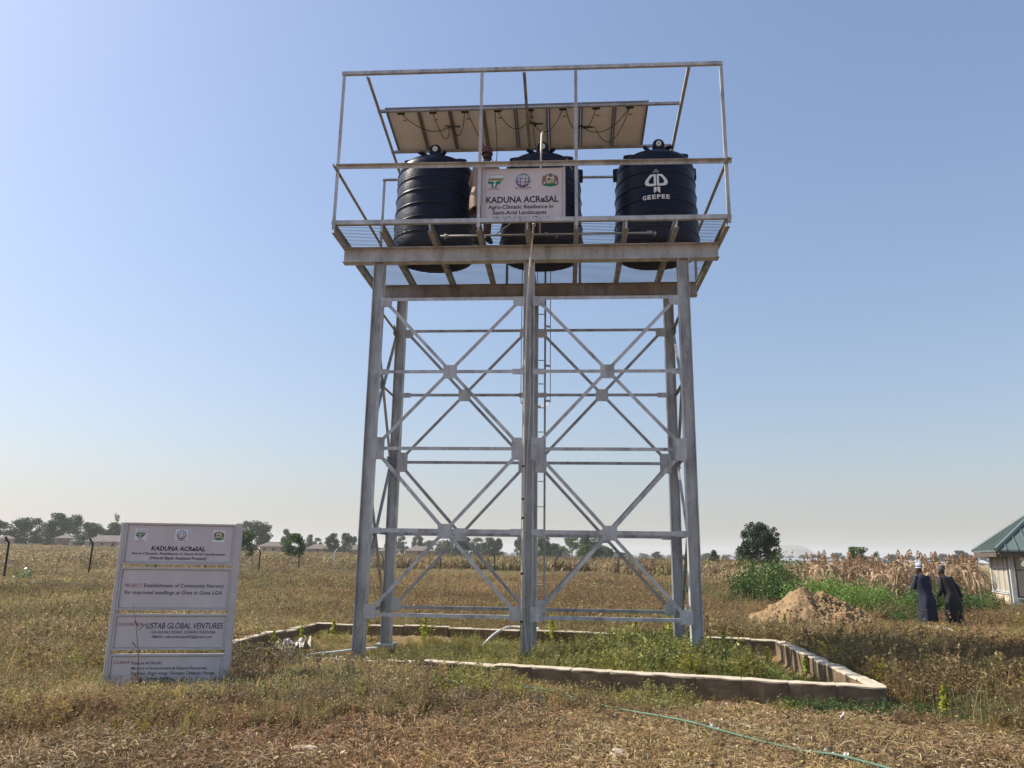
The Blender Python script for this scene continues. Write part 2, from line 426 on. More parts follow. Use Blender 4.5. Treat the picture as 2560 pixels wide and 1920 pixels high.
def frame(y, front, mat):
    nrm = (0, -1, 0)
    f0 = y - 0.0935           # front of the plates
    for (xa, xb) in ((X0, 0.0), (0.0, X1)):
        L = xa + 0.075; R = xb - 0.075; mid = (xa + xb) / 2
        for k, z in enumerate(LV):
            if k in (1, 3):
                bar((L, y - 0.0855, z), (R, y - 0.0855, z), nrm, 0.0, mat, 0.056 if k == 1 else 0.065, 'tie_bar')
                plate(mid, z - 0.005, 0.235, 0.235, f0 + 0.008, mat=M_GALV)
                plate(L + 0.095, z - 0.004, 0.2, 0.096, f0 + 0.008); plate(R - 0.095, z - 0.004, 0.2, 0.096, f0 + 0.008)
            else:
                bar((L, y - 0.0855, z), (R, y - 0.0855, z), nrm, 0.0, mat, 0.056, 'tie_bar')
                if k == 0:
                    plate(L + 0.095, z - 0.055, 0.2, 0.17, f0 + 0.008, [(1, -1)]); plate(R - 0.095, z - 0.055, 0.2, 0.17, f0 + 0.008, [(-1, -1)])
                elif k == 2:
                    plate(L + 0.085, z - 0.0, 0.21, 0.37, f0 + 0.008, [(1, -1), (1, 1)]); plate(R - 0.085, z, 0.21, 0.37, f0 + 0.008, [(-1, -1), (-1, 1)])
                else:
                    plate(L + 0.085, z + 0.05, 0.2, 0.22, f0 + 0.008, [(1, 1)]); plate(R - 0.085, z + 0.05, 0.2, 0.22, f0 + 0.008, [(-1, 1)])
        for (ka, kb) in ((0, 2), (2, 4)):
            zt = LV[ka] - (0.11 if ka == 0 else 0.15); zb = LV[kb] + (0.15 if kb == 2 else 0.12)
            bar((L + 0.15, y - 0.0825, zt), (R - 0.15, y - 0.0825, zb), nrm, 0.0, mat)
            bar((L + 0.15, y - 0.0795, zb), (R - 0.15, y - 0.0795, zt), nrm, 0.0, mat)
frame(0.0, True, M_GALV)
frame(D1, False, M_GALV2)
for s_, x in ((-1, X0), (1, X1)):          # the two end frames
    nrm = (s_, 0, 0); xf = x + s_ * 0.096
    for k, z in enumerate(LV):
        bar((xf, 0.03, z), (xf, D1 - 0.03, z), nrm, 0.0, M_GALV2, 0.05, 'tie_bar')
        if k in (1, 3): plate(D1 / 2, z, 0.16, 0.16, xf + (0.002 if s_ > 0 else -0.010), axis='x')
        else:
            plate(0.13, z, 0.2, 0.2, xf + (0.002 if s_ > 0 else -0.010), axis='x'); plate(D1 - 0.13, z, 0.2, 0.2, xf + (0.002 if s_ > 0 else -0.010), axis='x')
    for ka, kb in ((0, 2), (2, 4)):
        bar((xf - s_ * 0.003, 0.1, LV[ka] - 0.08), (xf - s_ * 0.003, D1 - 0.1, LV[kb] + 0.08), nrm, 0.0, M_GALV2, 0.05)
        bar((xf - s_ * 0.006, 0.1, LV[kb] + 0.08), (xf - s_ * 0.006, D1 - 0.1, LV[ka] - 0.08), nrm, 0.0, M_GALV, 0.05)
for z in (LV[0], LV[2], LV[4]):            # ties between the two middle columns
    bar((0.03, 0.09, z), (0.03, D1 - 0.09, z), (1, 0, 0), 0.0, M_GALV2, 0.05, 'tie_bar')
# deck joists
JX = [-3.3 + 0.8225 * i for i in range(9)]
jm = MB().prism(I_prof(0.14, 0.085, 0.007, 0.008), (0, -0.70, 7.005), (0, 2.47, 7.005), VX, VZ).mesh('joist')
for x in JX: link('joist', jm, M_GALV2, tower).location = (x, 0, 0)
gm = MB().box(-3.33, 3.32, -0.0035, 0.0035, 7.0755, 7.0825).mesh('grating_bar')
y = -0.655
while y < 2.45:
    link('grating_bar', gm, M_BAR, tower).location = (0, y, 0); y += 0.060
# deck edge angle, hand rails, posts
def angle(name, p0, p1, ax, ay, a=0.06, b=0.06, t=0.006, mat=M_GALV):
    m = MB(); m.prism(L_prof(a, b, t), p0, p1, ax, ay); m.build(name, mat, tower)
angle('edge_angle', (-3.35, -0.722, 7.082), (3.35, -0.722, 7.075), VY, VZ, 0.075, 0.075, 0.006)
angle('hand_rail', (-3.33, -0.735, 8.175), (3.40, -0.735, 8.125), -VY, -VZ, 0.065, 0.07, 0.006)
angle('top_rail', (-3.345, -0.752, 9.955), (3.33, -0.752, 9.93), VY, VZ, 0.055, 0.062)
for x, zt in ((-3.335, 10.01), (-0.86, 9.95), (0.785, 9.945), (3.285, 9.98)):
    angle('rail_post', (x, -0.728, 6.99), (x, -0.728, zt), VX, VY, 0.055, 0.05)
for x in JX[1:-1]:
    m = MB(); m.box(x - 0.012, x + 0.012, -0.712, -0.704, 6.94, 7.082); m.build('end_plate', M_GALV, tower)
for s_ in (-1, 1):
    angle('side_rail', (s_ * 3.33, -0.93, 8.06), (s_ * 3.33, 2.46, 8.06), VX * -s_, VZ, 0.055, 0.055, mat=M_GALV2)
    angle('back_post', (s_ * 3.335, 2.44, 7.08), (s_ * 3.335, 2.44, 9.6), VX * -s_, VY, 0.055, 0.05)
for x in (-0.62, 0.9): angle('back_post', (x, 2.44, 7.08), (x, 2.44, 9.55), VX, VY, 0.055, 0.05)
angle('back_rail', (-3.335, 2.425, 9.555), (3.335, 2.425, 9.50), -VY, VZ, 0.06, 0.06, mat=M_GALV2)
def roofz(y): return 9.955 - 0.1388 * (y + 0.72)
for x in (-2.90, -0.115, 2.735):
    m = MB(); m.prism(L_prof(0.055, 0.055, 0.006), (x, -0.748, roofz(-0.72) - 0.068), (x, 2.42, roofz(2.42) - 0.068), VX, VZ)
    m.build('rafter', M_GALV2, tower)
for y in (0.235, 1.43):
    angle('purlin', (-2.93, y - 0.03, roofz(y) - 0.010), (2.79, y - 0.03, roofz(y) - 0.010), VY, VZ, 0.05, 0.045, mat=M_GALV2)
# caged ladder behind the middle column
lad = tower
LYD = 2.32
for x in (-0.165, 0.215):
    m = MB(); m.box(x - 0.02, x + 0.02, LYD, LYD + 0.045, 0.45, 9.3); m.build('ladder_rail', M_GALV, tower)
rm = MB().tube([(-0.15, LYD + 0.022, 0), (0.2, LYD + 0.022, 0)], 0.011, 6).mesh('rung')
for k in range(13): link('ladder_rung', rm, M_GALV, tower).location = (0, 0, 0.61 + 0.487 * k)
def flat_loop(pts, half, t):
    m = MB()
    for a, b in zip(pts[:-1], pts[1:]):
        a = Vector(a); b = Vector(b); d = (b - a).normalized(); n = d.cross(VZ)
        m.prism([(0, -half), (t, -half), (t, half), (0, half)], a - d * 0.002, b + d * 0.002, n, VZ)
    return m
for z in (4.65, 5.37, 6.2):
    pts = [(-0.185, LYD + 0.02, z), (-0.27, LYD + 0.06, z)] + [(0.025 + 0.30 * math.cos(PI - PI * k / 10), LYD + 0.08 + 0.55 * math.sin(PI * k / 10), z - 0.0) for k in range(11)] + [(0.32, LYD + 0.06, z), (0.235, LYD + 0.02, z)]
    flat_loop(pts, 0.022, 0.005).build('cage_hoop', M_GALV, tower)
for a in (0, PI / 2, PI):
    cx, cy = 0.025 + 0.295 * math.cos(a), LYD + 0.08 + 0.545 * math.sin(a)
    m = MB(); m.box(cx - 0.008, cx + 0.008, cy - 0.008, cy + 0.008, 4.62, 9.0); m.build('cage_strap', M_GALV, tower)

# ------------------------------------------------------------------ tanks
TR, TZ = 0.785, 7.09
def tank_r(z):
    """outer radius at height z above the deck"""
    base = 0.785 - 0.058 * max(0, min(1, z / 1.7))
    return base
def lathe(prof, n=96):
    V = []; F = []
    for r, z in prof:
        for k in range(n):
            a = 2 * PI * k / n; V.append((r * math.cos(a), r * math.sin(a), z))
    for i in range(len(prof) - 1):
        for k in range(n): F.append((i * n + k, i * n + (k + 1) % n, (i + 1) * n + (k + 1) % n, (i + 1) * n + k))
    return V, F
RIBS = (0.27, 0.55, 0.82, 1.09, 1.355, 1.62)
def tank_body():
    prof = [(0.0, 0.0), (0.70, 0.0), (0.745, 0.012), (0.775, 0.05)]
    z = 0.09
    zs = set()
    while z < 1.70: zs.add(round(z, 3)); z += 0.04
    for rz in RIBS: zs |= {round(rz - 0.022, 3), round(rz - 0.010, 3), round(rz, 3), round(rz + 0.010, 3), round(rz + 0.022, 3)}
    for z in sorted(zs):
        d = min(abs(z - r) for r in RIBS)
        add = 0.020 if d < 0.002 else (0.016 if d < 0.0115 else (0.0 if d < 0.03 else 0.0))
        nearest = min(RIBS, key=lambda r: abs(z - r))
        bulge = 0.006 * math.cos((z % 0.27) / 0.27 * 2 * PI)
        prof.append((tank_r(z) + add - max(0, bulge) * 0.5, z))
    prof += [(0.722, 1.72), (0.705, 1.765), (0.665, 1.81), (0.60, 1.86), (0.50, 1.915), (0.40, 1.955), (0.30, 1.985), (0.285, 2.03), (0.27, 2.04), (0.0, 2.05)]
    V, F = lathe(prof)
    V = np.array(V)
    # blow-moulded walls are never quite true
    for i, (x, y, z) in enumerate(V):
        if z > 0.1:
            n = mnoise.noise(Vector((x * 2.2, y * 2.2, z * 2.0))) * 0.009 + mnoise.noise(Vector((x * 6, y * 6, z * 5))) * 0.003
            r = math.hypot(x, y)
            if r > 0.3: V[i, 0] += x / r * n; V[i, 1] += y / r * n
    me = bpy.data.meshes.new('body'); me.from_pydata([tuple(v) for v in V], [], F); me.update()
    return me
bodyme = tank_body()
def lug_mesh(w=0.105, h=0.12, t=0.035):
    pts = [(-w, -0.17), (w, -0.17), (w, h * 0.2)] + [(w * math.cos(a), h * 0.2 + w * math.sin(a)) for a in [PI * k / 10 for k in range(1, 10)]] + [(-w, h * 0.2)]
    return MB().prism(pts, (0, t, 0), (0, -t, 0), VX, VZ).mesh('lifting_lug')
lugme = lug_mesh()
plugme = MB().tube([(0, -0.035, 0), (0, -0.062, 0)], 0.046, 16).add(*[[(0.0, 0, 0)], []]).mesh('plug')
plugh = MB().tube([(0, -0.0622, 0), (0, -0.066, 0)], 0.011, 10).mesh('plug_hole')
earme = MB().add([(-0.06, 0, -0.14), (0.06, 0, -0.14), (0.05, 0, 0.10), (-0.05, 0, 0.10), (-0.07, 0.16, -0.10), (0.07, 0.16, -0.10), (0.05, 0.16, 0.12), (-0.05, 0.16, 0.12)],
                 [(0, 1, 2, 3), (5, 4, 7, 6), (1, 5, 6, 2), (4, 0, 3, 7), (3, 2, 6, 7), (4, 5, 1, 0)]).mesh('shoulder_lug')
finme = MB().prism([(0.0, 0.0), (0.38, -0.14), (0.38, -0.06), (0.26, 0.0), (0.05, 0.05), (0, 0.05)], (0, -0.03, 0), (0, 0.03, 0), VX, VZ).mesh('roof_fin')
TANKS = ((-1.865, 0.9, 'left black water tank on the deck, its left side glinting'),
         (0.175, 0.9, 'middle black water tank half hidden behind the white project board on the deck'),
         (2.33, 0.9, 'black water tank at the right end of the deck with a white emblem and lettering'))
tanks = []
for i, (x, y, lab) in enumerate(TANKS):
    t = thing('water_tank', lab, 'water tank', (x, y, TZ), 0, 'black plastic water tanks on the deck')
    link('body', bodyme, M_TANK, t, True)
    o = link('lifting_lug', lugme, M_TANK, t); o.location = (0.03, -0.43, 2.0); o.scale = (1.05, 1.0, 1.15); bevel(o, 0.01)
    p = link('plug', plugme, M_BRASS, o); p.location = (0, 0, 0.035)
    p = link('plug_hole', plugh, M_CABLE, o); p.location = (0, 0, 0.035)
    for a in ((0.04, PI - 0.12) if i != 2 else (0.10, PI - 0.05)) + (PI / 2,):
        o = link('shoulder_lug', earme, M_TANK, t); o.rotation_euler = (0, 0, a + PI / 2); bevel(o, 0.015)
        o.location = (math.cos(a) * 0.79, math.sin(a) * 0.79, 1.70)
    for k in range(8):
        a = 2 * PI * (k + 0.5) / 8
        o = link('roof_fin', finme, M_TANK, t); o.rotation_euler = (0, 0, a); o.location = (math.cos(a) * 0.27, math.sin(a) * 0.27, 1.975); o.scale = (1, 1, 0.7); bevel(o, 0.012)
    tanks.append(t)

# emblem and lettering wrapped on the right-hand tank
def wrap_faces(polys, parent, name, mat, cx=683.0, sx=0.00147, z0=8.24, y0=430.0, sz=0.00160, cut=6):
    """polys: list of quads/tris in photo-zoom units, bent round the tank wall"""
    bm = bmesh.new()
    for poly in polys:
        vs = [bm.verts.new(((px - cx) * sx - 0.073, 0, z0 + (y0 - py) * sz - TZ)) for px, py in poly]
        try: bm.faces.new(vs)
        except ValueError: pass
    bmesh.ops.remove_doubles(bm, verts=bm.verts, dist=1e-4)
    bmesh.ops.subdivide_edges(bm, edges=bm.edges, cuts=2, use_grid_fill=True)
    for v in bm.verts:
        r = tank_r(v.co.z) + 0.021
        v.co.y = -math.sqrt(max(0, r * r - v.co.x ** 2))
    me = bpy.data.meshes.new(name); bm.to_mesh(me); bm.free()
    return link(name, me, mat, parent)
outer = [(690, 356), (724, 355), (757, 358), (786, 390), (808, 416), (819, 438), (821, 462), (812, 482), (790, 495), (760, 500), (724, 500), (690, 500)]
inner = [(716, 380), (726, 379), (738, 381), (754, 400), (768, 418), (776, 434), (778, 450), (773, 463), (760, 471), (745, 472), (730, 472), (716, 472)]
ringq = [(outer[i], outer[(i + 1) % 12], inner[(i + 1) % 12], inner[i]) for i in range(12)]
mir = lambda q: [(1366 + 4 - px, py) for px, py in q][::-1]
quads = [q for q in ringq] + [mir(q) for q in ringq]
quads += [[(651, 515), (683, 515), (683, 566), (651, 592)], [(691, 515), (727, 515), (727, 592), (691, 566)]]
wrap_faces([list(q) for q in quads], tanks[2], 'emblem', M_WHITEPAINT)
wrap_faces([[(683, 286), (690, 300), (656, 333), (640, 331)], [(683, 286), (726, 331), (712, 333), (676, 300)], [(656, 322), (712, 322), (712, 333), (656, 333)]], tanks[2], 'emblem_cap', M_GREYPRINT)

# ------------------------------------------------------------------ text helper
def text_obj(name, s, mat, parent, org, e, up, x0, x1, cap, base, off=0.0, shear=0.0, bold=0.012, proud=0.002, wrap=None):
    cu = bpy.data.curves.new('t', 'FONT'); cu.body = s; cu.size = 1.0; cu.offset = bold; cu.resolution_u = 3
    ob = bpy.data.objects.new('t', cu)
    me = bpy.data.meshes.new_from_object(ob)
    bpy.data.objects.remove(ob); bpy.data.curves.remove(cu)
    n = len(me.vertices); co = np.empty(n * 3, dtype=np.float32); me.vertices.foreach_get('co', co); co = co.reshape(-1, 3)
    xa, xb = co[:, 0].min(), co[:, 0].max(); capu = 0.69
    u = x0 + (co[:, 0] - xa) / (xb - xa) * (x1 - x0); v = base + co[:, 1] / capu * cap
    u = u + shear * (v - base)
    e = np.array(e); up = np.array(up); nn = np.cross(e, up); org = np.array(org)
    P = org + u[:, None] * e + v[:, None] * up + nn * proud
    if wrap is not None: P = wrap(u, v)
    me.vertices.foreach_set('co', P.astype(np.float32).ravel()); me.materials.clear(); me.update()
    return link(name, me, mat, parent)
def tankwrap(u, v):
    out = np.zeros((len(u), 3))
    for i in range(len(u)):
        r = tank_r(v[i]) + 0.022; out[i] = (u[i], -math.sqrt(r * r - u[i] ** 2), v[i])
    return out
def slab_text(s, x0, x1, base, cap, parent, mat):
    """letters with slab serifs: the plain letter plus short bars at its feet and head"""
    w = (x1 - x0) / len(s)
    for k, ch in enumerate(s):
        a = x0 + w * k + w * 0.10; b = x0 + w * (k + 1) - w * 0.14
        tilt = 0.014 * abs((k - (len(s) - 1) / 2) / len(s)) * 0
        text_obj('letter', ch, mat, parent, (0, 0, 0), (1, 0, 0), (0, 0, 1), a, b, cap, base, bold=0.035, wrap=tankwrap)
        st = 0.010
        for zz in (base, base + cap - st):
            m = MB(); xs = a - 0.004; xe = (a + b) / 2 if (ch in 'P' and zz == base) else (b + 0.001 if ch == 'E' else a + 0.02)
            pts = [(xs, zz), (xe, zz), (xe, zz + st), (xs, zz + st)]
            P = tankwrap(np.array([q[0] for q in pts]), np.array([q[1] for q in pts]))
            m.add([tuple(v) for v in P], [(0, 1, 2, 3)])
            if ch != 'G': m.build('serif', mat, parent)
slab_text('GEEPEE', -0.325, 0.170, 7.872 - TZ, 0.078, tanks[2], M_WHITEPAINT)

# ------------------------------------------------------------------ solar panels
PW, PL = 0.620, 1.285
pan_slope = math.atan(0.1388)
def panel_meshes():
    fr = MB()
    for a in ((-PW / 2, -PW / 2 + 0.032, 0, PL), (PW / 2 - 0.032, PW / 2, 0, PL)): fr.box(a[0], a[1], a[2], a[3], -0.004, 0.035)
    for a in ((0, 0.025), (PL - 0.025, PL)): fr.box(-PW / 2 + 0.025, PW / 2 - 0.025, a[0], a[1], 0.0, 0.035)
    bk = MB().box(-PW / 2 + 0.024, PW / 2 - 0.024, 0.024, PL - 0.024, 0.024, 0.029).mesh('backsheet')
    gl = MB().box(-PW / 2 + 0.02, PW / 2 - 0.02, 0.02, PL - 0.02, 0.0295, 0.034).mesh('glass')
    jb = MB().box(-0.07, 0.07, 0.062, 0.16, -0.012, 0.023).mesh('junction_box')
    lb = MB().box(-0.032, 0.032, 0.33, 0.375, 0.0215, 0.0235).mesh('rating_label')
    return fr.mesh('frame'), bk, gl, jb, lb
pm = panel_meshes()
EDGE = [-2.795, -2.160, -1.565, -0.925, -0.315, 0.305, 0.925, 1.555, 2.180]
WHERE = ['leftmost solar panel, above the left tank', 'second solar panel from the left, above the left tank', 'third solar panel from the left, left of the gap between the tanks',
         'fourth solar panel from the left, above the man on the deck', 'fifth solar panel from the left, behind the middle rafter', 'sixth solar panel from the left, above the middle tank',
         'seventh solar panel from the left, right of the middle tank', 'rightmost solar panel, beside the empty bay of the rack']
for i in range(8):
    cx = (EDGE[i] + EDGE[i + 1]) / 2 + 0.0
    t = thing('solar_panel', WHERE[i] + ', seen from below', 'solar panel', (cx, 0.21, roofz(0.21) + 0.040), 0, 'solar panels on the rack')
    t.rotation_euler = (-pan_slope, 0, 0); t.scale = ((EDGE[i + 1] - EDGE[i]) / PW * 0.992, 1, 1)
    link('frame', pm[0], M_RAIL, t); link('backsheet', pm[1], M_BACK, t); link('glass', pm[2], M_GLASSD, t)
    o = link('junction_box', pm[3], M_JBOX, t); bevel(o, 0.006, 1); link('rating_label', pm[4], M_GREYPRINT, t)
    o.location.x = -0.03
def under(cx, yy, drop=0.0): return Vector((cx, yy, roofz(yy) + 0.02 - drop))
def sag(a, b, s, n=14, side=0.0):
    pts = []
    for i in range(n + 1):
        t_ = i / n; p = a.lerp(b, t_); k = 4 * t_ * (1 - t_); p.z -= s * k; p.y += side * k; pts.append(p)
    return pts
PC = [(EDGE[i] + EDGE[i + 1]) / 2 - 0.03 for i in range(8)]
cabs = [(under(PC[0], 0.3), under(-1.60, 0.62, 0.06), 0.08, 0.25, 'black cable from the leftmost panel box to the first knot'),
        (under(PC[1], 0.3), under(-1.60, 0.62, 0.06), 0.14, 0.45, 'looping black cable under the second panel from the left'),
        (under(PC[2], 0.3), under(-1.60, 0.62, 0.06), 0.10, 0.40, 'black cable from the third panel box back to the first knot'),
        (under(PC[2] + 0.04, 0.3), Vector((-0.72, 0.95, 9.05)), -0.05, 0.3, 'black cable dropping from the third panel box towards the man'),
        (under(PC[3], 0.3), under(-0.10, 0.58, 0.05), 0.12, 0.22, 'black cable from the fourth panel box to the middle rafter'),
        (under(PC[3] - 0.05, 0.3), Vector((-0.74, 0.95, 9.03)), 0.0, 0.45, 'black cable from the fourth panel box dropping to the man'),
        (under(PC[4], 0.3), under(-0.05, 0.60, 0.05), 0.05, 0.1, 'short black cable at the middle rafter'),
        (under(PC[4] + 0.03, 0.34), Vector((0.08, 0.62, 9.12)), 0.0, 0.1, 'black cable dropping behind the middle tank lug'),
        (under(0.0, 0.6, 0.05), under(PC[5], 0.3), 0.14, 0.30, 'slack black cable under the sixth panel from the left'),
        (under(PC[5] + 0.05, 0.3), under(0.92, 0.72, 0.05), 0.10, 0.2, 'black cable from the sixth panel box to the right knot'),
        (under(0.93, 0.72, 0.05), under(PC[6], 0.3), 0.08, 0.2, 'black cable from the right knot to the seventh panel box'),
        (under(0.95, 0.74, 0.05), under(PC[7], 0.3), 0.14, 0.25, 'long black cable from the right knot to the rightmost panel box'),
        (under(1.2, 0.74, 0.06), under(PC[7], 0.3), 0.24, 0.45, 'lowest hanging black cable under the two rightmost panels')]
for a, b, s_, sd, lab in cabs:
    m = MB(); m.tube(sag(a, b, s_, 14, sd), 0.008, 5)
    tag(m.build('panel_cable', M_CABLE), lab, 'cable', 'black cables under the solar panels')
for x, yy, lab in ((-1.60, 0.62, 'left black cable knot under the panels'), (0.0, 0.6, 'black cable knot tied by the middle rafter'), (0.97, 0.73, 'right black cable knot with connectors')):
    m = MB()
    for k in range(7):
        a = random.uniform(0, 2 * PI); p = under(x, yy, 0.06); q = p + Vector((math.cos(a) * 0.11, math.sin(a) * 0.07, random.uniform(-0.05, 0.03)))
        m.tube([p, (p + q) / 2 + Vector((0, 0, 0.015)), q], 0.009, 5)
    m.tube([under(x + 0.04, yy, 0.07), under(x + 0.20, yy + 0.01, 0.07)], 0.016, 6)
    tag(m.build('cable_knot', M_CABLE), lab, 'cable knot', 'cable knots under the solar panels')

# ------------------------------------------------------------------ pipes on the tower
def pipe(name, pts, r, mat, label, group=None, n=10, parts=None):
    t = thing(name, label, 'pipe', group=group)
    m = MB(); m.tube(pts, r, n); m.build('pipe_run', mat, t, True)
    for (p, q, rr) in (parts or []): MB().tube([p, q], rr, n).build('coupling', mat, t, True)
    return t
pipe('outlet_pipe', [(-1.60, 0.02, 7.175), (2.14, 0.0, 7.165)], 0.022, M_PVC, 'long beige pipe lying along the deck in front of the three tanks',
     parts=[((-1.52, 0.02, 7.175), (-1.46, 0.02, 7.175), 0.03), ((0.26, 0.01, 7.17), (0.32, 0.01, 7.17), 0.03), ((2.05, 0.0, 7.165), (2.14, 0.0, 7.165), 0.032), ((-0.03, 0.01, 7.17), (0.05, 0.01, 7.17), 0.032)])
for i, (x, lab) in enumerate(((-1.53, 'tap joint at the foot of the left tank'), (0.47, 'tap joint at the foot of the middle tank'), (2.19, 'tap joint at the foot of the right tank'))):
    t = thing('tank_valve', 'small valve and ' + lab, 'valve', (x, 0.03, 7.15), 0, 'tank outlet valves')
    MB().tube([(0, -0.02, 0.02), (0, 0.09, 0.02)], 0.026, 10).build('body', M_PVC, t)
    MB().tube([(0, 0, 0.02), (0, 0, 0.075)], 0.012, 8).build('stem', M_CABLE, t)
    MB().box(-0.035, 0.035, -0.008, 0.008, 0.075, 0.09).build('handle', M_CABLE, t)
pipe('down_pipe', [(0.10, -0.40, 7.33), (0.09, -0.37, 7.2), (0.05, -0.26, 6.93), (0.03, -0.24, 6.6), (-0.03, -0.13, 5.9), (-0.045, -0.108, 5.2), (-0.055, -0.108, 4.2), (-0.060, -0.108, 2.0), (-0.060, -0.11, 0.05)],
     0.019, M_PVC, 'beige down pipe running from the deck down the front middle column', n=10,
     parts=[((0.10, -0.40, 7.30), (0.10, -0.40, 7.38), 0.028), ((0.09, -0.37, 7.15), (0.09, -0.375, 7.22), 0.028)])
pipe('vent_pipe', [(0.175, 0.03, 7.2), (0.185, 0.02, 8.6), (0.20, 0.03, 9.16), (0.215, 0.06, 9.2)], 0.018, M_PVC, 'thin beige pipe rising in front of the middle tank past its lug')
pipe('fill_pipe', [(-0.60, -0.10, 7.13), (-0.35, 0.0, 7.38), (-0.28, 0.02, 7.48)], 0.010, M_PVCW, 'thin slanting white pipe beside the middle tank foot')
m = MB(); m.tube([(0.02, -0.12, 5.8), (0.035, -0.10, 4.0), (0.0, -0.105, 3.3), (-0.02, -0.11, 2.6), (-0.035, -0.125, 1.5), (-0.03, -0.12, 0.7), (0.0, -0.11, 0.35), (0.05, -0.12, 0.12), (0.05, -0.15, 0.0)], 0.005, 5)
tag(m.build('thin_cable', M_PVCW), 'thin pale cable hanging down the front middle column', 'cable')
clipz = (3.05, 2.52, 2.22, 1.35, 0.62)
clipme = MB().box(-0.09, -0.045, -0.135, -0.086, -0.014, 0.014).mesh('pipe_clip')
for z in clipz: link('pipe_clip', clipme, M_CABLE, tower).location = (0, 0, z)

# ------------------------------------------------------------------ logos shared by the two boards
def flat_poly(name, polys, mat, parent, org, e, up, proud=0.002):
    e = Vector(e); up = Vector(up); n = e.cross(up); org = Vector(org); m = MB()
    for poly in polys:
        m.add([org + e * a + up * b + n * proud for a, b in poly], [tuple(range(len(poly)))])
    return m.build(name, mat, parent)
def circle(cx, cy, r, n=24): return [(cx + r * math.cos(2 * PI * k / n), cy + r * math.sin(2 * PI * k / n)) for k in range(n)]
def stroke(pts, w):
    out = []
    for (a, b), (c, d) in zip(pts[:-1], pts[1:]):
        L = math.hypot(c - a, d - b) or 1; nx_, ny_ = -(d - b) / L * w / 2, (c - a) / L * w / 2
        out.append([(a + nx_, b + ny_), (a - nx_, b - ny_), (c - nx_, d - ny_), (c + nx_, d + ny_)])
    return out
def logos(parent, org, e, up, cxs, cz, s, sticker=True):
    """s = size unit (about the globe's radius). cxs: centres of the three marks"""
    T = lambda cx, pts: [(cx + a * s, cz + b * s) for a, b in pts]
    if sticker:
        for cx in cxs: flat_poly('sticker', [T(cx, [(-1.35, -1.5), (1.35, -1.5), (1.35, 1.25), (-1.35, 1.25)])], M_STICKER, parent, org, e, up, 0.0012)
    # map shaped mark: pale top, brown field, green foot with a pale river
    c = cxs[0]
    mp = [(-1.1, -0.35), (-1.05, 0.1), (-0.9, 0.45), (-0.85, 0.8), (-0.55, 0.95), (-0.2, 0.85), (0.2, 0.93), (0.6, 0.85), (0.85, 0.98), (1.1, 0.8), (1.15, 0.55), (0.95, 0.2), (0.7, -0.2), (0.45, -0.55), (0.2, -0.5), (0.1, -0.85), (-0.2, -0.95), (-0.5, -0.85), (-0.6, -0.5)]
    flat_poly('map_mark', [T(c, mp)], M_PALE, parent, org, e, up, 0.0022)
    flat_poly('map_mark', [T(c, [(-0.93, 0.45), (1.08, 0.42), (0.95, 0.15), (0.85, 0.0), (-1.05, 0.0)])], M_LTGREEN, parent, org, e, up, 0.0027)
    flat_poly('map_mark', [T(c, [(-0.6, 0.3), (0.7, 0.3), (0.75, 0.08), (-0.9, 0.08)])], M_BROWNINK, parent, org, e, up, 0.0032)
    flat_poly('map_mark', [T(c, [(-1.1, -0.35), (-1.07, -0.05), (-0.3, -0.12), (-0.2, -0.45), (-0.55, -0.55)]), T(c, [(-0.1, -0.12), (0.82, -0.02), (0.7, -0.2), (0.45, -0.55), (0.2, -0.5), (0.1, -0.85), (-0.1, -0.9), (0.0, -0.5)]),
                           T(c, [(-0.6, -0.5), (-0.3, -0.6), (-0.35, -0.9), (-0.5, -0.85)])], M_GREENINK, parent, org, e, up, 0.0037)
    flat_poly('map_outline', [T(c, q) for q in stroke(mp + [mp[0]], 0.05)], M_BLUEINK, parent, org, e, up, 0.0042)
    # globe
    c = cxs[1]; gl = []
    gl += stroke(circle(0, 0, 1.0, 28) + [(1.0, 0)], 0.10)
    for k in (0.38, 0.78):
        for sg in (-1, 1):
            gl += stroke([(sg * k * math.cos(t) + 0.12 * math.sin(t), 0.97 * math.sin(t)) for t in [-PI / 2 + PI * i / 12 for i in range(13)]], 0.09)
    for zz, w in ((0.42, 0.9), (-0.1, 1.0), (-0.58, 0.8)):
        gl += stroke([(-w * math.cos(t), zz - 0.18 * math.sin(t)) for t in [PI * i / 10 for i in range(11)]], 0.09)
    top = [q for q in gl if sum(p[1] for p in q) / 4 > 0.25]; low = [q for q in gl if sum(p[1] for p in q) / 4 <= 0.25]
    flat_poly('globe_mark', [T(c, q) for q in top], M_LTBLUE, parent, org, e, up, 0.0022)
    flat_poly('globe_mark', [T(c, q) for q in low], M_BLUEINK, parent, org, e, up, 0.0024)
    # coat of arms: two brown supporters, quartered shield, green mound, blue star
    c = cxs[2]
    for sg in (-1, 1):
        fl = lambda q: [(sg * a, b) for a, b in q][::sg]
        flat_poly('supporter', [T(c, fl([(-1.15, -0.7), (-0.95, -0.7), (-0.85, -0.1), (-0.6, -0.65), (-0.45, -0.6), (-0.6, 0.1), (-0.5, 0.5), (-0.35, 0.75), (-0.55, 0.85), (-0.7, 0.6), (-1.0, 0.65), (-1.1, 0.2)]))], M_BROWNINK, parent, org, e, up, 0.0022)
    flat_poly('mound', [T(c, [(-1.1, -0.75), (-0.7, -0.95), (0, -1.05), (0.7, -0.95), (1.1, -0.75), (0.7, -0.6), (0, -0.5), (-0.7, -0.6)])], M_GREENINK, parent, org, e, up, 0.0026)
    flat_poly('shield', [T(c, [(-0.42, 0.25), (0.0, 0.25), (0.0, -0.6), (-0.42, -0.45)])], M_YELLOWINK, parent, org, e, up, 0.0030)
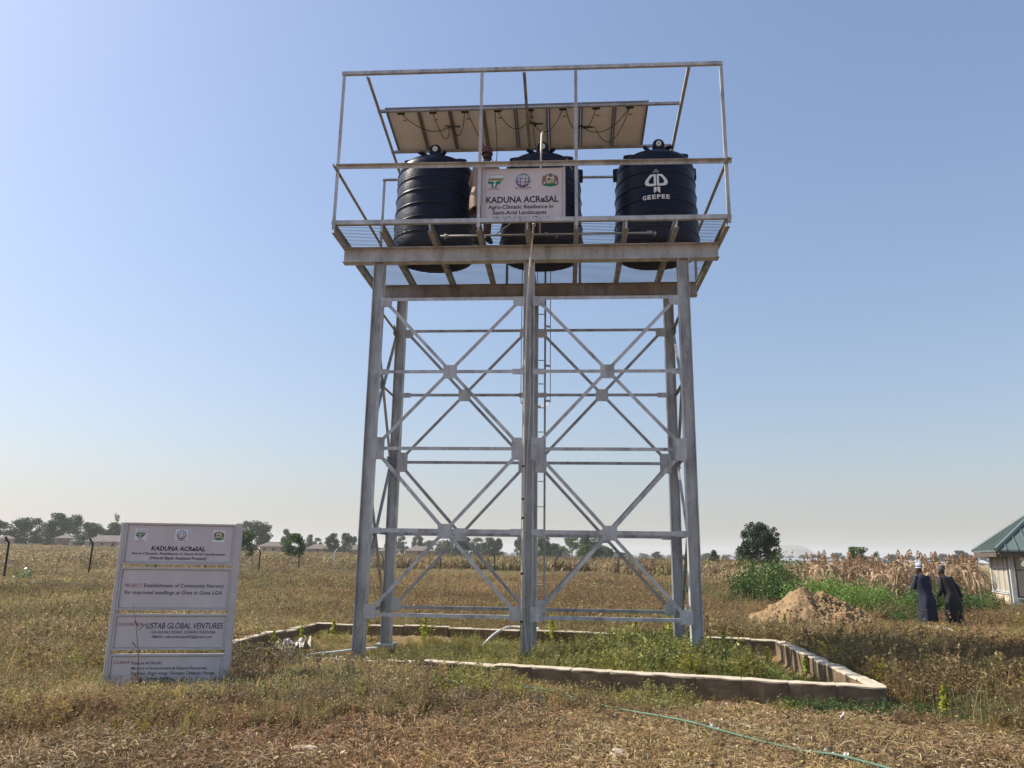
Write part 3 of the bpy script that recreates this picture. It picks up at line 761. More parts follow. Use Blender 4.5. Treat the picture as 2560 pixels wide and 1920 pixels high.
    flat_poly('shield', [T(c, [(0.0, 0.25), (0.42, 0.25), (0.42, -0.45), (0.0, -0.6)])], M_LTGREEN, parent, org, e, up, 0.0030)
    flat_poly('shield', [T(c, [(-0.4, 0.22), (-0.03, 0.22), (-0.03, -0.05), (-0.4, -0.05)])], M_INK, parent, org, e, up, 0.0034)
    flat_poly('crest_star', [T(c, q) for q in stroke([(0.35 * math.cos(2 * PI * k * 3 / 8 + PI / 2), 0.7 + 0.3 * math.sin(2 * PI * k * 3 / 8 + PI / 2)) for k in range(9)], 0.06)], M_GREENINK, parent, org, e, up, 0.0034)

# ------------------------------------------------------------------ board on the tower
BY = -0.655
bd = thing('project_board', 'white project board with three logos hung on the deck railing before the middle tank', 'sign board', (0, 0, 0))
MB().box(-0.772, 0.60, BY, BY + 0.012, 7.11, 8.09).build('panel', M_BOARD, bd)
m = MB()
for a in ((-0.80, -0.760), (0.588, 0.628)): m.box(a[0], a[1], BY - 0.015, BY + 0.03, 7.10, 8.10)
m.build('frame', M_BOARDFR, bd)
for x in (-0.73, 0.575): MB().box(x - 0.003, x + 0.003, BY - 0.002, BY - 0.0004, 7.12, 8.08).build('border_line', M_GREYPRINT, bd)
OB = (0, BY, 0); E1 = (1, 0, 0); U1 = (0, 0, 1)
def zx(px): return -0.79 + (px - 205) * 0.000924
def zz_(py): return 8.085 - (py - 265) * 0.000925
for s_, a, b, base, cap, bo in (('KADUNA ACReSAL', 285, 1615, 942, 118, 0.03), ('Agro-Climatic Resilience in', 325, 1515, 1064, 74, 0.022),
                                ('Semi-Arid Landscapes', 405, 1395, 1175, 74, 0.022), ('(World Bank Assisted Project)', 415, 1460, 1282, 66, 0.022)):
    text_obj('lettering', s_, M_INK, bd, OB, E1, U1, zx(a), zx(b), cap * 0.000925, zz_(base), bold=bo, proud=0.002)
text_obj('lettering', 'THE WORLD BANK', M_INK, bd, OB, E1, U1, zx(800), zx(1115), 0.022, zz_(660), bold=0.02)
text_obj('lettering', 'IBRD - IDA | WORLD BANK GROUP', M_INK, bd, OB, E1, U1, zx(830), zx(1085), 0.009, zz_(684), bold=0.01)
text_obj('lettering', 'ACReSAL', M_BLUEINK, bd, OB, E1, U1, zx(357), zx(480), 0.020, zz_(641), bold=0.02)
text_obj('lettering', 'Agro-Climatic Resilience', M_REDINK, bd, OB, E1, U1, zx(290), zx(552), 0.012, zz_(663), bold=0.02)
text_obj('lettering', 'in Semi-Arid Landscapes', M_REDINK, bd, OB, E1, U1, zx(310), zx(530), 0.012, zz_(684), bold=0.02)
logos(bd, OB, E1, U1, (zx(458), zx(960), zx(1462)), zz_(500), 0.122, False)
m = MB()
for x in (-0.80, 0.655):
    m.tube([(x, -0.70, 8.10), (x, -0.81, 8.17), (x, -0.76, 8.19), (x, -0.66, 8.14), (x + 0.02, -0.70, 8.10)], 0.004, 5)
m.tube([(0.68, -0.72, 8.12), (0.72, -0.75, 8.04), (0.75, -0.76, 7.99)], 0.004, 5)
m.build('tie_wire', M_PVC, bd)

# ------------------------------------------------------------------ ground signboard, left
SA = Vector((-4.985, -3.031, 0)); SB = Vector((-3.554, -2.716, 0)); SE = (SB - SA).normalized(); SN = Vector((SE.y, -SE.x, 0))
sg = thing('project_signboard', 'pale grey signboard of four stacked lettered panels standing in the left weeds', 'signboard', SA, math.atan2(SE.y, SE.x))
# local frame: x along the board, -y towards the camera
def sbox(name, x0, x1, y0, y1, z0, z1, mat): return bevel(MB().box(x0, x1, y0, y1, z0, z1).build(name, mat, sg), 0.003, 1)
sbox('post', 0.0, 0.047, -0.045, 0.045, -0.35, 1.962, M_BOARDFR); sbox('post', 1.388, 1.462, -0.045, 0.045, -0.35, 1.977, M_BOARDFR)
PAN = ((1.452, 1.962), (0.895, 1.412), (0.425, 0.851), (-0.04, 0.378))
for z0, z1 in PAN:
    a, b = 0.050, 1.385
    p = MB().box(a, b, -0.022, 0.018, z0, z1).build('panel', M_BOARD, sg)
    m = MB(); w = 0.022
    m.box(a, b, -0.040, -0.0225, z0, z0 + w); m.box(a, b, -0.040, -0.0225, z1 - w, z1)
    m.box(a, a + w, -0.040, -0.0225, z0 + w, z1 - w); m.box(b - w, b, -0.040, -0.0225, z0 + w, z1 - w)
    m.build('frame', M_BOARDFR, p)
    flat_poly('border_line', [[(a + 0.026, z0 + 0.026), (b - 0.026, z0 + 0.026), (b - 0.026, z0 + 0.031), (a + 0.026, z0 + 0.031)], [(a + 0.026, z1 - 0.031), (b - 0.026, z1 - 0.031), (b - 0.026, z1 - 0.026), (a + 0.026, z1 - 0.026)],
                              [(a + 0.026, z0 + 0.026), (a + 0.031, z0 + 0.026), (a + 0.031, z1 - 0.026), (a + 0.026, z1 - 0.026)], [(b - 0.031, z0 + 0.026), (b - 0.026, z0 + 0.026), (b - 0.026, z1 - 0.026), (b - 0.031, z1 - 0.026)]],
              M_GREYPRINT, p, (0, -0.022, 0), (1, 0, 0), (0, 0, 1), 0.001)
OS = (0, -0.022, 0)
SH = 0.12
for s_, mt, a, b, base, cap, bo in (('KADUNA ACReSAL', M_INK, .381, 1.033, 1.622, .052, .03), ('Agro-Climatic Resilience in Semi-Arid Landscapes', M_INK, .149, 1.277, 1.570, .028, .018),
        ('(World Bank Assisted Project)', M_INK, .371, 1.053, 1.512, .033, .02),
        ('PROJECT:', M_REDINK, .122, .325, 1.171, .042, .0), ('Establishment of Community Nursery', M_INK, .344, 1.304, 1.171, .045, .008), ('for improved seedlings at Giwa in Giwa LGA.', M_INK, .125, 1.297, 1.087, .045, .008),
        ('CONTRACTOR:', M_REDINK, .094, .395, .711, .035, .0), ('USTAB GLOBAL VENTURES', M_BLUEINK, .426, 1.334, .677, .068, .012), ('12A ALKALI ROAD, U/SARKI KADUNA', M_BLUEINK, .486, 1.257, .619, .034, .008),
        ('EMAIL: adamuhassan85@gmail.com', M_BLUEINK, .507, 1.218, .565, .031, .008),
        ('CLIENT:', M_REDINK, .100, .296, .264, .034, .008), ('Kaduna ACReSAL', M_INK, .309, .664, .257, .034, .006), ('Ministry of Environment & Natural Resources,', M_INK, .313, 1.197, .197, .034, .006),
        ('1st Floor (Right wing), Olusegun Obasanjo House,', M_INK, .320, 1.285, .139, .034, .006), ('Yakubu Gowon, Kaduna.', M_INK, .327, .80, .080, .034, .006)):
    text_obj('lettering', s_, mt, sg, OS, (1, 0, 0), (0, 0, 1), a, b, cap, base, bold=bo, shear=SH if mt is not M_REDINK or base < 1 else 0.0)
text_obj('lettering', 'THE WORLD BANK', M_INK, sg, OS, (1, 0, 0), (0, 0, 1), .655, .795, .010, 1.745, bold=.02, proud=0.003)
text_obj('lettering', 'ACReSAL', M_BLUEINK, sg, OS, (1, 0, 0), (0, 0, 1), .215, .265, .010, 1.745, bold=.02, proud=0.003)
flat_poly('red_rule', [[(.175, 1.735), (.285, 1.735), (.285, 1.739), (.175, 1.739)]], M_REDINK, sg, OS, (1, 0, 0), (0, 0, 1), 0.003)
logos(sg, OS, (1, 0, 0), (0, 0, 1), (.240, .727, 1.183), 1.818, 0.056)

# ------------------------------------------------------------------ low block wall round the tower foot
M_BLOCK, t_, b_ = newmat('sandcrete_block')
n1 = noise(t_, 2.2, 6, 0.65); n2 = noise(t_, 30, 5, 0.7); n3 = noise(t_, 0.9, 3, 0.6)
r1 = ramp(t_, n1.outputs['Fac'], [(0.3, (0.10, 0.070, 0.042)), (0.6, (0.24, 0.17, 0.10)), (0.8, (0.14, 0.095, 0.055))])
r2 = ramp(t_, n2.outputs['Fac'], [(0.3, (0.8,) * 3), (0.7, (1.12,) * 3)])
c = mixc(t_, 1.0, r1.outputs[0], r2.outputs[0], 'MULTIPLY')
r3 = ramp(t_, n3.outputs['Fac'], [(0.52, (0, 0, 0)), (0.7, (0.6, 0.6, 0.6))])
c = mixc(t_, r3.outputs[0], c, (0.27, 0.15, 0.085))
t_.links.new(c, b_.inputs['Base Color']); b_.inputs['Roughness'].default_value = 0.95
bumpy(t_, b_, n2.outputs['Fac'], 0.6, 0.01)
M_MORTAR = simple('mortar_cap', (0.50, 0.42, 0.31), 0.95, var=0.3, scale=9, bump=0.8)
def block_mesh(L, Wd, H, seed, rough=0.008):
    bm = bmesh.new(); bmesh.ops.create_cube(bm, size=1.0)
    for v in bm.verts: v.co = Vector((v.co.x * L, v.co.y * Wd, v.co.z * H))
    bmesh.ops.bevel(bm, geom=bm.edges[:], offset=0.008, segments=1, affect='EDGES')
    bmesh.ops.subdivide_edges(bm, edges=[e for e in bm.edges if e.calc_length() > 0.15], cuts=3, use_grid_fill=True)
    for v in bm.verts:
        n = mnoise.noise_vector(v.co * 9 + Vector((seed * 3.1, 0, 0))); v.co += n * rough
    me = bpy.data.meshes.new('block'); bm.to_mesh(me); bm.free(); return me
BV = [block_mesh(0.486, 0.17, 0.50, s) for s in range(5)]
BF = [block_mesh(0.4905, 0.17, 0.50, s + 50, 0.013) for s in range(5)]
CV = []
for s in range(4):
    me = block_mesh(0.50, 0.185, 0.035, s + 20, 0.017); me.name = 'mortar'; me.materials.append(M_MORTAR); CV.append(me)
wall = thing('block_wall', 'low weathered block wall with pale rough top fencing in the tower foot', 'wall', (0, 0, 0))
def run(pts, ztop, jig=0.006, bl=None):
    pts = [Vector((*q, 0)) for q in pts]; k = 0
    for a, b in zip(pts[:-1], pts[1:]):
        d = b - a; L = d.length; n = max(1, round(L / 0.49)); ang = math.atan2(d.y, d.x)
        for i in range(n):
            t = (i + 0.5) / n; p = a.lerp(b, t)
            zt = ztop(p.x, p.y) + random.uniform(-0.008, 0.008)
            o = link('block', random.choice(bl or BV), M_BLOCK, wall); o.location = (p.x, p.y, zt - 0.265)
            o.scale = (L / n / 0.49, 1, 1)
            o.rotation_euler = (random.uniform(-.012, .012), random.uniform(-.01, .01), ang + random.uniform(-jig, jig) * 3)
            off = Vector((-math.sin(ang), math.cos(ang), 0)) * random.uniform(-jig, jig); o.location = Vector(o.location) + off
            c_ = link('mortar_cap', random.choice(CV), None, wall); c_.location = (p.x + off.x, p.y + off.y, zt - 0.008 + random.uniform(0, 0.006))
            c_.scale = (L / n / 0.49, random.uniform(0.96, 1.04), random.uniform(0.6, 0.9)); c_.rotation_euler = (0, random.uniform(-.012, .012), ang + random.uniform(-.01, .01))
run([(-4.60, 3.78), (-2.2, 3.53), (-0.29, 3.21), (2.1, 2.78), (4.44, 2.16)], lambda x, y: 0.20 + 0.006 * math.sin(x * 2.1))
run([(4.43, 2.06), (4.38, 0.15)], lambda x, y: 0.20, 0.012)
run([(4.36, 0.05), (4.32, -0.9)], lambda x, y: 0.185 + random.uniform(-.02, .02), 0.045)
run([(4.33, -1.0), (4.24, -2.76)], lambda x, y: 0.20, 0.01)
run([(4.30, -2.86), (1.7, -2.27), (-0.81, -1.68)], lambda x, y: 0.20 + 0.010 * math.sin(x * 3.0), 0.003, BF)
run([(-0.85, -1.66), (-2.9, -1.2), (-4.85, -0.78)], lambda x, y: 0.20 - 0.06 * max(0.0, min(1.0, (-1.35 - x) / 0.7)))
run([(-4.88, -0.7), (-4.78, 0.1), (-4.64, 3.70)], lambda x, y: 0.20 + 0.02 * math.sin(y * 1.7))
tag(MB().box(-3.1, -2.4, -0.05, 0.3, -0.2, 0.0).build('footing', M_MORTAR, wall))

# ------------------------------------------------------------------ heap of excavated soil
M_HEAP, t_, b_ = newmat('heaped_soil')
n1 = noise(t_, 3, 8, 0.7); n2 = noise(t_, 35, 5, 0.75)
r1 = ramp(t_, n1.outputs['Fac'], [(0.3, (0.26, 0.17, 0.09)), (0.7, (0.385, 0.265, 0.15))])
t_.links.new(r1.outputs[0], b_.inputs['Base Color']); b_.inputs['Roughness'].default_value = 1.0; b_.inputs['Specular IOR Level'].default_value = 0.1
bumpy(t_, b_, n2.outputs['Fac'], 1.0, 0.03)
HX, HY = 6.25, 6.50
def heap_h(x, y):
    a = math.atan2(y, x); R = 1.52 + 0.12 * math.sin(a * 2 + 0.6) + 0.07 * math.sin(a * 5) + (0.35 if x > 0 else 0) * max(0, math.cos(a)) ** 2
    r = math.hypot(x, y) / R
    h = 1.02 * max(0, 1 - r) ** 0.92 if r < 1 else 0
    h = min(h, 0.93 - 0.10 * r)
    n = mnoise.fractal(Vector((x * 1.6, y * 1.6, 2.0)), 1.0, 2.0, 6) * 0.15 + mnoise.fractal(Vector((x * 7, y * 7, 5.0)), 1.0, 2.0, 4) * 0.05
    return h + n * min(1, h * 4) - (0.10 if r >= 1 else 0)
V = []; N_ = 150
for j in range(N_ + 1):
    for i in range(N_ + 1):
        x = -2.2 + 4.4 * i / N_; y = -2.0 + 4.0 * j / N_; V.append((x, y, heap_h(x, y)))
F = [(j * (N_ + 1) + i, j * (N_ + 1) + i + 1, (j + 1) * (N_ + 1) + i + 1, (j + 1) * (N_ + 1) + i) for j in range(N_) for i in range(N_)]
hp = thing('soil_heap', 'sandy brown heap of dug soil with stony right flank before the green bushes', 'soil heap', (HX, HY, gz(HX, HY)), 0.0)
link('heap', np_mesh('heap', V, F), M_HEAP, hp, True)
def rock_mesh(seed, r=1.0, sub=2):
    bm = bmesh.new(); bmesh.ops.create_icosphere(bm, subdivisions=sub, radius=r)
    for v in bm.verts: v.co *= 1 + 0.35 * mnoise.noise(v.co * 1.3 + Vector((seed * 7.3, 0, 0))) + 0.12 * mnoise.noise(v.co * 4 + Vector((seed, 0, 0)))
    for v in bm.verts: v.co.z *= 0.72
    me = bpy.data.meshes.new('clod'); bm.to_mesh(me); bm.free(); return me
def merge_instances(bases, items):
    """bases: list of (V,F) arrays; items: (k, loc, rot(3), scl) -> one joined mesh"""
    VV = []; FF = []; off = 0
    for k, loc, rot, s in items:
        v, f = bases[k]; Rm = np.array(Matrix.Rotation(rot[2], 3, 'Z') @ Matrix.Rotation(rot[1], 3, 'Y') @ Matrix.Rotation(rot[0], 3, 'X'))
        VV.append((v * s) @ Rm.T + np.array(loc)); FF.append(f + off); off += len(v)
    return np.concatenate(VV), np.concatenate(FF)
def me_arrays(me):
    n = len(me.vertices); v = np.empty(n * 3); me.vertices.foreach_get('co', v)
    f = np.array([list(p.vertices) for p in me.polygons]); return v.reshape(-1, 3), f
rocks = [rock_mesh(s, 1.0, 1) for s in range(5)]
rb = [me_arrays(r) for r in rocks]
items = []
for _ in range(1500):
    right = random.random() < 0.72
    if right: a = random.gauss(-0.45, 0.55); r = random.uniform(0.35, 2.0) ** 0.9
    else: a = random.uniform(-PI, PI); r = random.uniform(0.1, 1.75)
    x, y = r * math.cos(a), r * math.sin(a); s = random.choice([0.015, 0.025, 0.035, 0.05, 0.07]) * random.uniform(0.7, 1.3)
    if not right: s *= 0.6
    s *= 0.75; items.append((random.randrange(5), (x, y, max(heap_h(x, y), 0.0) + s * 0.2), (random.random() * 6, random.random() * 6, random.random() * 6), s))
V, F = merge_instances(rb, items)
tag(link('clods', np_mesh('clods', V, F), M_HEAP, hp), kind='stuff')

# ------------------------------------------------------------------ litter and single objects on the ground
M_STONE = simple('stone', (0.42, 0.33, 0.25), 0.9, var=0.3, scale=4, bump=0.4)
M_PALESTONE = simple('pale_stone', (0.50, 0.43, 0.34), 0.9, var=0.2, scale=6, bump=0.4)
M_BAG = simple('plastic_bag', (0.50, 0.49, 0.47), 0.4, var=0.1, scale=5)
def ground_obj(name, me, mat, x, y, s, label, cat, group=None, dz=0.0, rz=0.0, sc=None):
    o = link(name, me.copy(), None); o.data.materials.clear(); o.data.materials.append(mat)
    o.location = (x, y, gz(x, y) + dz); o.scale = sc or (s, s, s); o.rotation_euler = (0, 0, rz)
    return tag(o, label, cat, group)
for i, (x, y, s, mt, lab) in enumerate(((1.06, -5.55, .085, M_STONE, 'brown stone at the bottom edge of the ground, nearest to the middle'),
        (1.10, -4.05, .05, M_PALESTONE, 'pale rounded stone beside the green hose'), (-0.15, -4.9, .03, M_PALESTONE, 'small pale stone in the bare patch left of the hose'),
        (2.35, -4.3, .05, M_PALESTONE, 'pale stone right of the green hose'), (3.05, -3.45, .06, M_PALESTONE, 'white stone under the front wall near its right end'),
        (-1.2, -4.5, .03, M_PALESTONE, 'tiny pale stone in the trampled grass'), (0.55, -2.35, .05, M_STONE, 'broken brown brick lump at the foot of the front wall'), (-0.3, -5.75, .05, M_STONE, 'flat brown stone low in the trampled grass'))):
    ground_obj('stone', rock_mesh(30 + i, 1.0, 2), mt, x, y, s, lab, 'stone', 'stones lying in the foreground', dz=s * 0.3, rz=i)
def cob_mesh():
    m = MB(); m.tube([(-0.10, 0, 0), (-0.09, 0, 0), (-0.04, 0, 0), (0.05, 0, 0), (0.10, 0, 0), (0.115, 0, 0)], [0.012, 0.022, 0.028, 0.028, 0.018, 0.006], 12)
    return m.mesh('corn_cob')
ground_obj('corn_cob', cob_mesh(), simple('dry_cob', (0.62, 0.50, 0.33), 0.8, var=0.2, scale=60, bump=0.8), -1.53, -5.80, 1, 'dry pale corn cob lying in the foreground grass', 'corn cob', dz=0.05, rz=0.1)
def crumple(seed, w, h, n=14, amp=0.06):
    V = []; F = []
    for j in range(n + 1):
        for i in range(n + 1):
            x = (i / n - .5) * w; y = (j / n - .5) * h
            V.append((x, y, abs(mnoise.fractal(Vector((x * 9 + seed, y * 9, seed)), 1, 2, 3)) * amp * 2))
    for j in range(n):
        for i in range(n): F.append((j * (n + 1) + i, j * (n + 1) + i + 1, (j + 1) * (n + 1) + i + 1, (j + 1) * (n + 1) + i))
    me = np_mesh('sheet', V, F); return me
for i, (x, y, w, h, lab) in enumerate(((2.83, -5.62, .16, .10, 'crumpled white plastic bag at the bottom edge beside the hose end'), (2.80, -5.42, .05, .09, 'small clear plastic scrap above the white bag'),
                                       (3.35, -4.15, .10, .04, 'pale plastic strip in the bare soil on the right'), (2.0, -4.75, .04, .10, 'thin white plastic wrapper right of the hose'))):
    ground_obj('plastic_scrap', crumple(i * 3 + 1, w, h), M_BAG, x, y, 1, lab, 'litter', 'plastic scraps in the foreground', dz=0.03, rz=i * 0.7)
# torn cement sacks and rubble by the left wall
ground_obj('cement_sack', crumple(21, .55, .35, 18, .16), simple('sack_paper', (0.42, 0.38, 0.33), 0.8, var=0.25), -4.15, 1.3, 1, 'torn pale cement sack lying by the left wall', 'cement sack', dz=0.12, rz=0.3)
ground_obj('cement_sack', crumple(27, .35, .25, 18, .14), simple('sack_paper_dark', (0.30, 0.25, 0.22), 0.8, var=0.25), -4.25, 1.0, 1, 'darker crumpled sack in front of the torn pale one', 'cement sack', dz=0.08, rz=-0.4)
def curve_tube(name, pts, r, mat, label, cat, group=None, n=8):
    m = MB(); m.tube(pts, r, n); return tag(m.build(name, mat, None, True), label, cat, group)
def smooth_path(P, k=6):
    P = [Vector(p) for p in P]; out = []
    for i in range(len(P) - 1):
        a = P[max(i - 1, 0)]; b = P[i]; c = P[i + 1]; d = P[min(i + 2, len(P) - 1)]
        for j in range(k):
            t = j / k; out.append(0.5 * ((2 * b) + (c - a) * t + (2 * a - 5 * b + 4 * c - d) * t * t + (3 * b - a - 3 * c + d) * t ** 3))
    out.append(P[-1]); return out
hose = [(0.05, -2.78), (0.30, -2.88), (0.55, -3.02), (0.80, -3.27), (1.17, -3.70), (1.52, -4.16), (1.78, -4.52), (2.02, -4.85), (2.35, -5.22), (2.60, -5.50), (2.80, -5.72), (3.05, -6.15)]
curve_tube('garden_hose', smooth_path([(x, y, gz(x, y) + 0.07 + 0.018 * math.sin(i * 1.3)) for i, (x, y) in enumerate(hose)]), 0.0105, M_HOSE, 'green garden hose snaking over the dry foreground ground', 'hose')
for i, (P, r, lab) in enumerate(([[(-0.98, 2.73, 0.02), (-0.80, 3.0, 0.14), (-0.58, 3.3, 0.25), (-0.42, 3.40, 0.275), (-0.15, 3.34, 0.26), (0.1, 3.25, 0.255)], 0.03, 'thick white pipe bent over the back wall behind the middle column'],
        [[(-3.54, 0.0, 0.05), (-3.60, 0.35, 0.10), (-3.52, 0.62, 0.12), (-3.25, 0.78, 0.13), (-2.95, 0.95, 0.15), (-2.60, 1.05, 0.17)], 0.022, 'curved white pipe on the ground left of the left front column'],
        [[(8.0, 5.0, 0.22), (8.3, 5.25, 0.27), (8.65, 5.2, 0.27), (8.9, 4.95, 0.2)], 0.014, 'thin pale pipe arching out of the grass before the two men'],
        [[(8.5, 5.6, 0.25), (8.85, 5.4, 0.26), (8.95, 5.0, 0.2)], 0.010, 'thinner pale pipe crossing the arching one'])):
    curve_tube('loose_pipe', smooth_path([(a, b, c + gz(a, b)) for a, b, c in P]), r, M_PVCW, lab, 'pipe', 'loose white pipes on the ground')

# ------------------------------------------------------------------ people
def skin_body(name, joints, bones, mat, parent, sub=2):
    """one continuous body: joints {key: (pos, radius)}; first bone list root is the pelvis"""
    keys = list(joints); ix = {k: i for i, k in enumerate(keys)}
    me = bpy.data.meshes.new(name); me.from_pydata([joints[k][0] for k in keys], [(ix[a], ix[b]) for a, b in bones], []); me.update()
    ob = bpy.data.objects.new(name, me); COL.objects.link(ob)
    sk = ob.modifiers.new('skin', 'SKIN'); sk.use_smooth_shade = True
    lay = me.skin_vertices[0].data if me.skin_vertices else None
    if lay is None:
        ob.data.skin_vertices.new() if hasattr(ob.data.skin_vertices, 'new') else None
        lay = me.skin_vertices[0].data
    for k in keys:
        r = joints[k][1]; lay[ix[k]].radius = r if hasattr(r, '__len__') else (r, r)
    lay[0].use_root = True
    sm = ob.modifiers.new('sub', 'SUBSURF'); sm.levels = sub; sm.render_levels = sub
    dg = bpy.context.evaluated_depsgraph_get(); dg.update()
    new = bpy.data.meshes.new_from_object(ob.evaluated_get(dg))
    bpy.data.objects.remove(ob)
    new.materials.clear(); new.materials.append(mat)
    return link(name, new, None, parent, True)
def loft(name, rings, mat, parent, n=40, fold=0.0, seed=0, open_bottom=True, group=None):
    """rings: (cx, cy, cz, rx, ry[, tilt about x]) from top to bottom"""
    m = MB(); R = []
    nr = len(rings)
    for i, q in enumerate(rings):
        cx, cy, cz, rx, ry = q[:5]; tl = q[5] if len(q) > 5 else 0.0; pts = []
        for k in range(n):
            a = 2 * PI * k / n; f = fold * (i / (nr - 1)) * (math.sin(a * 5 + seed + i * 0.15) * 0.5 + math.sin(a * 9 + seed * 2 + i * 0.1) * 0.35 + math.sin(a * 3 + seed) * .4)
            f += fold * 0.35 * math.sin(a * 4 + i * 1.1 + seed * 3)
            x = math.cos(a) * rx * (1 + f); y = math.sin(a) * ry * (1 + f)
            pts.append(Vector((cx + x, cy + y, cz + y * math.tan(tl))))
        R.append(pts)
    m.rings(R, cap=False)
    m.f.append(tuple(range(n - 1, -1, -1)))
    o = m.build(name, mat, parent, True)
    sf = o.modifiers.new('sub', 'SUBSURF'); sf.levels = 1; sf.render_levels = 1
    so = o.modifiers.new('thick', 'SOLIDIFY'); so.thickness = 0.008; so.offset = -1
    return o
def hand(name, mat, parent, pos, rot, s=1.0, curl=0.6):
    m = MB()
    m.tube([(0, 0, 0.01), (0, 0, -0.03), (0, 0, -0.085)], [(0.020, 0.026), (0.018, 0.038), (0.013, 0.040)], 10)
    for k, (dx, L) in enumerate(((-0.030, 0.065), (-0.010, 0.078), (0.010, 0.073), (0.029, 0.058))):
        p = Vector((0, dx, -0.08)); pts = [p]; ang = 0.1
        for j in range(3):
            ang += curl * 0.5; p = p + Vector((math.sin(ang), 0, -math.cos(ang))) * L * (0.45, 0.32, 0.23)[j]; pts.append(p)
        m.tube(pts, [0.0088, 0.0085, 0.0075, 0.006], 7)
    m.tube([(0.0, -0.030, -0.025), (0.012, -0.050, -0.05), (0.022, -0.055, -0.075), (0.032, -0.050, -0.092)], [0.012, 0.011, 0.009, 0.007], 7)
    o = m.build(name, mat, parent, True); o.location = pos; o.rotation_euler = rot; o.scale = (s, s, s); return o
M_SKIN = simple('dark_skin', (0.055, 0.030, 0.020), 0.5, var=0.1, scale=8)
M_NAVY = simple('navy_cloth', (0.006, 0.011, 0.030), 0.8, var=0.3, scale=4)
M_DARKCLOTH = simple('black_grey_cloth', (0.010, 0.010, 0.012), 0.75, var=0.3, scale=4)
M_BEIGE = simple('tan_cloth', (0.25, 0.18, 0.135), 0.85, var=0.2, scale=5)
M_MAROON = simple('maroon_cloth', (0.085, 0.035, 0.030), 0.85, var=0.25, scale=5)
M_CAPW = simple('white_cap_cloth', (0.72, 0.72, 0.75), 0.8, var=0.05)
M_CAPN = simple('navy_cap_cloth', (0.02, 0.03, 0.12), 0.8, var=0.1)
M_CAPG = simple('grey_cap_cloth', (0.085, 0.075, 0.08), 0.85, var=0.2, scale=30)
M_SHOE = simple('dark_leather', (0.02, 0.018, 0.016), 0.5)

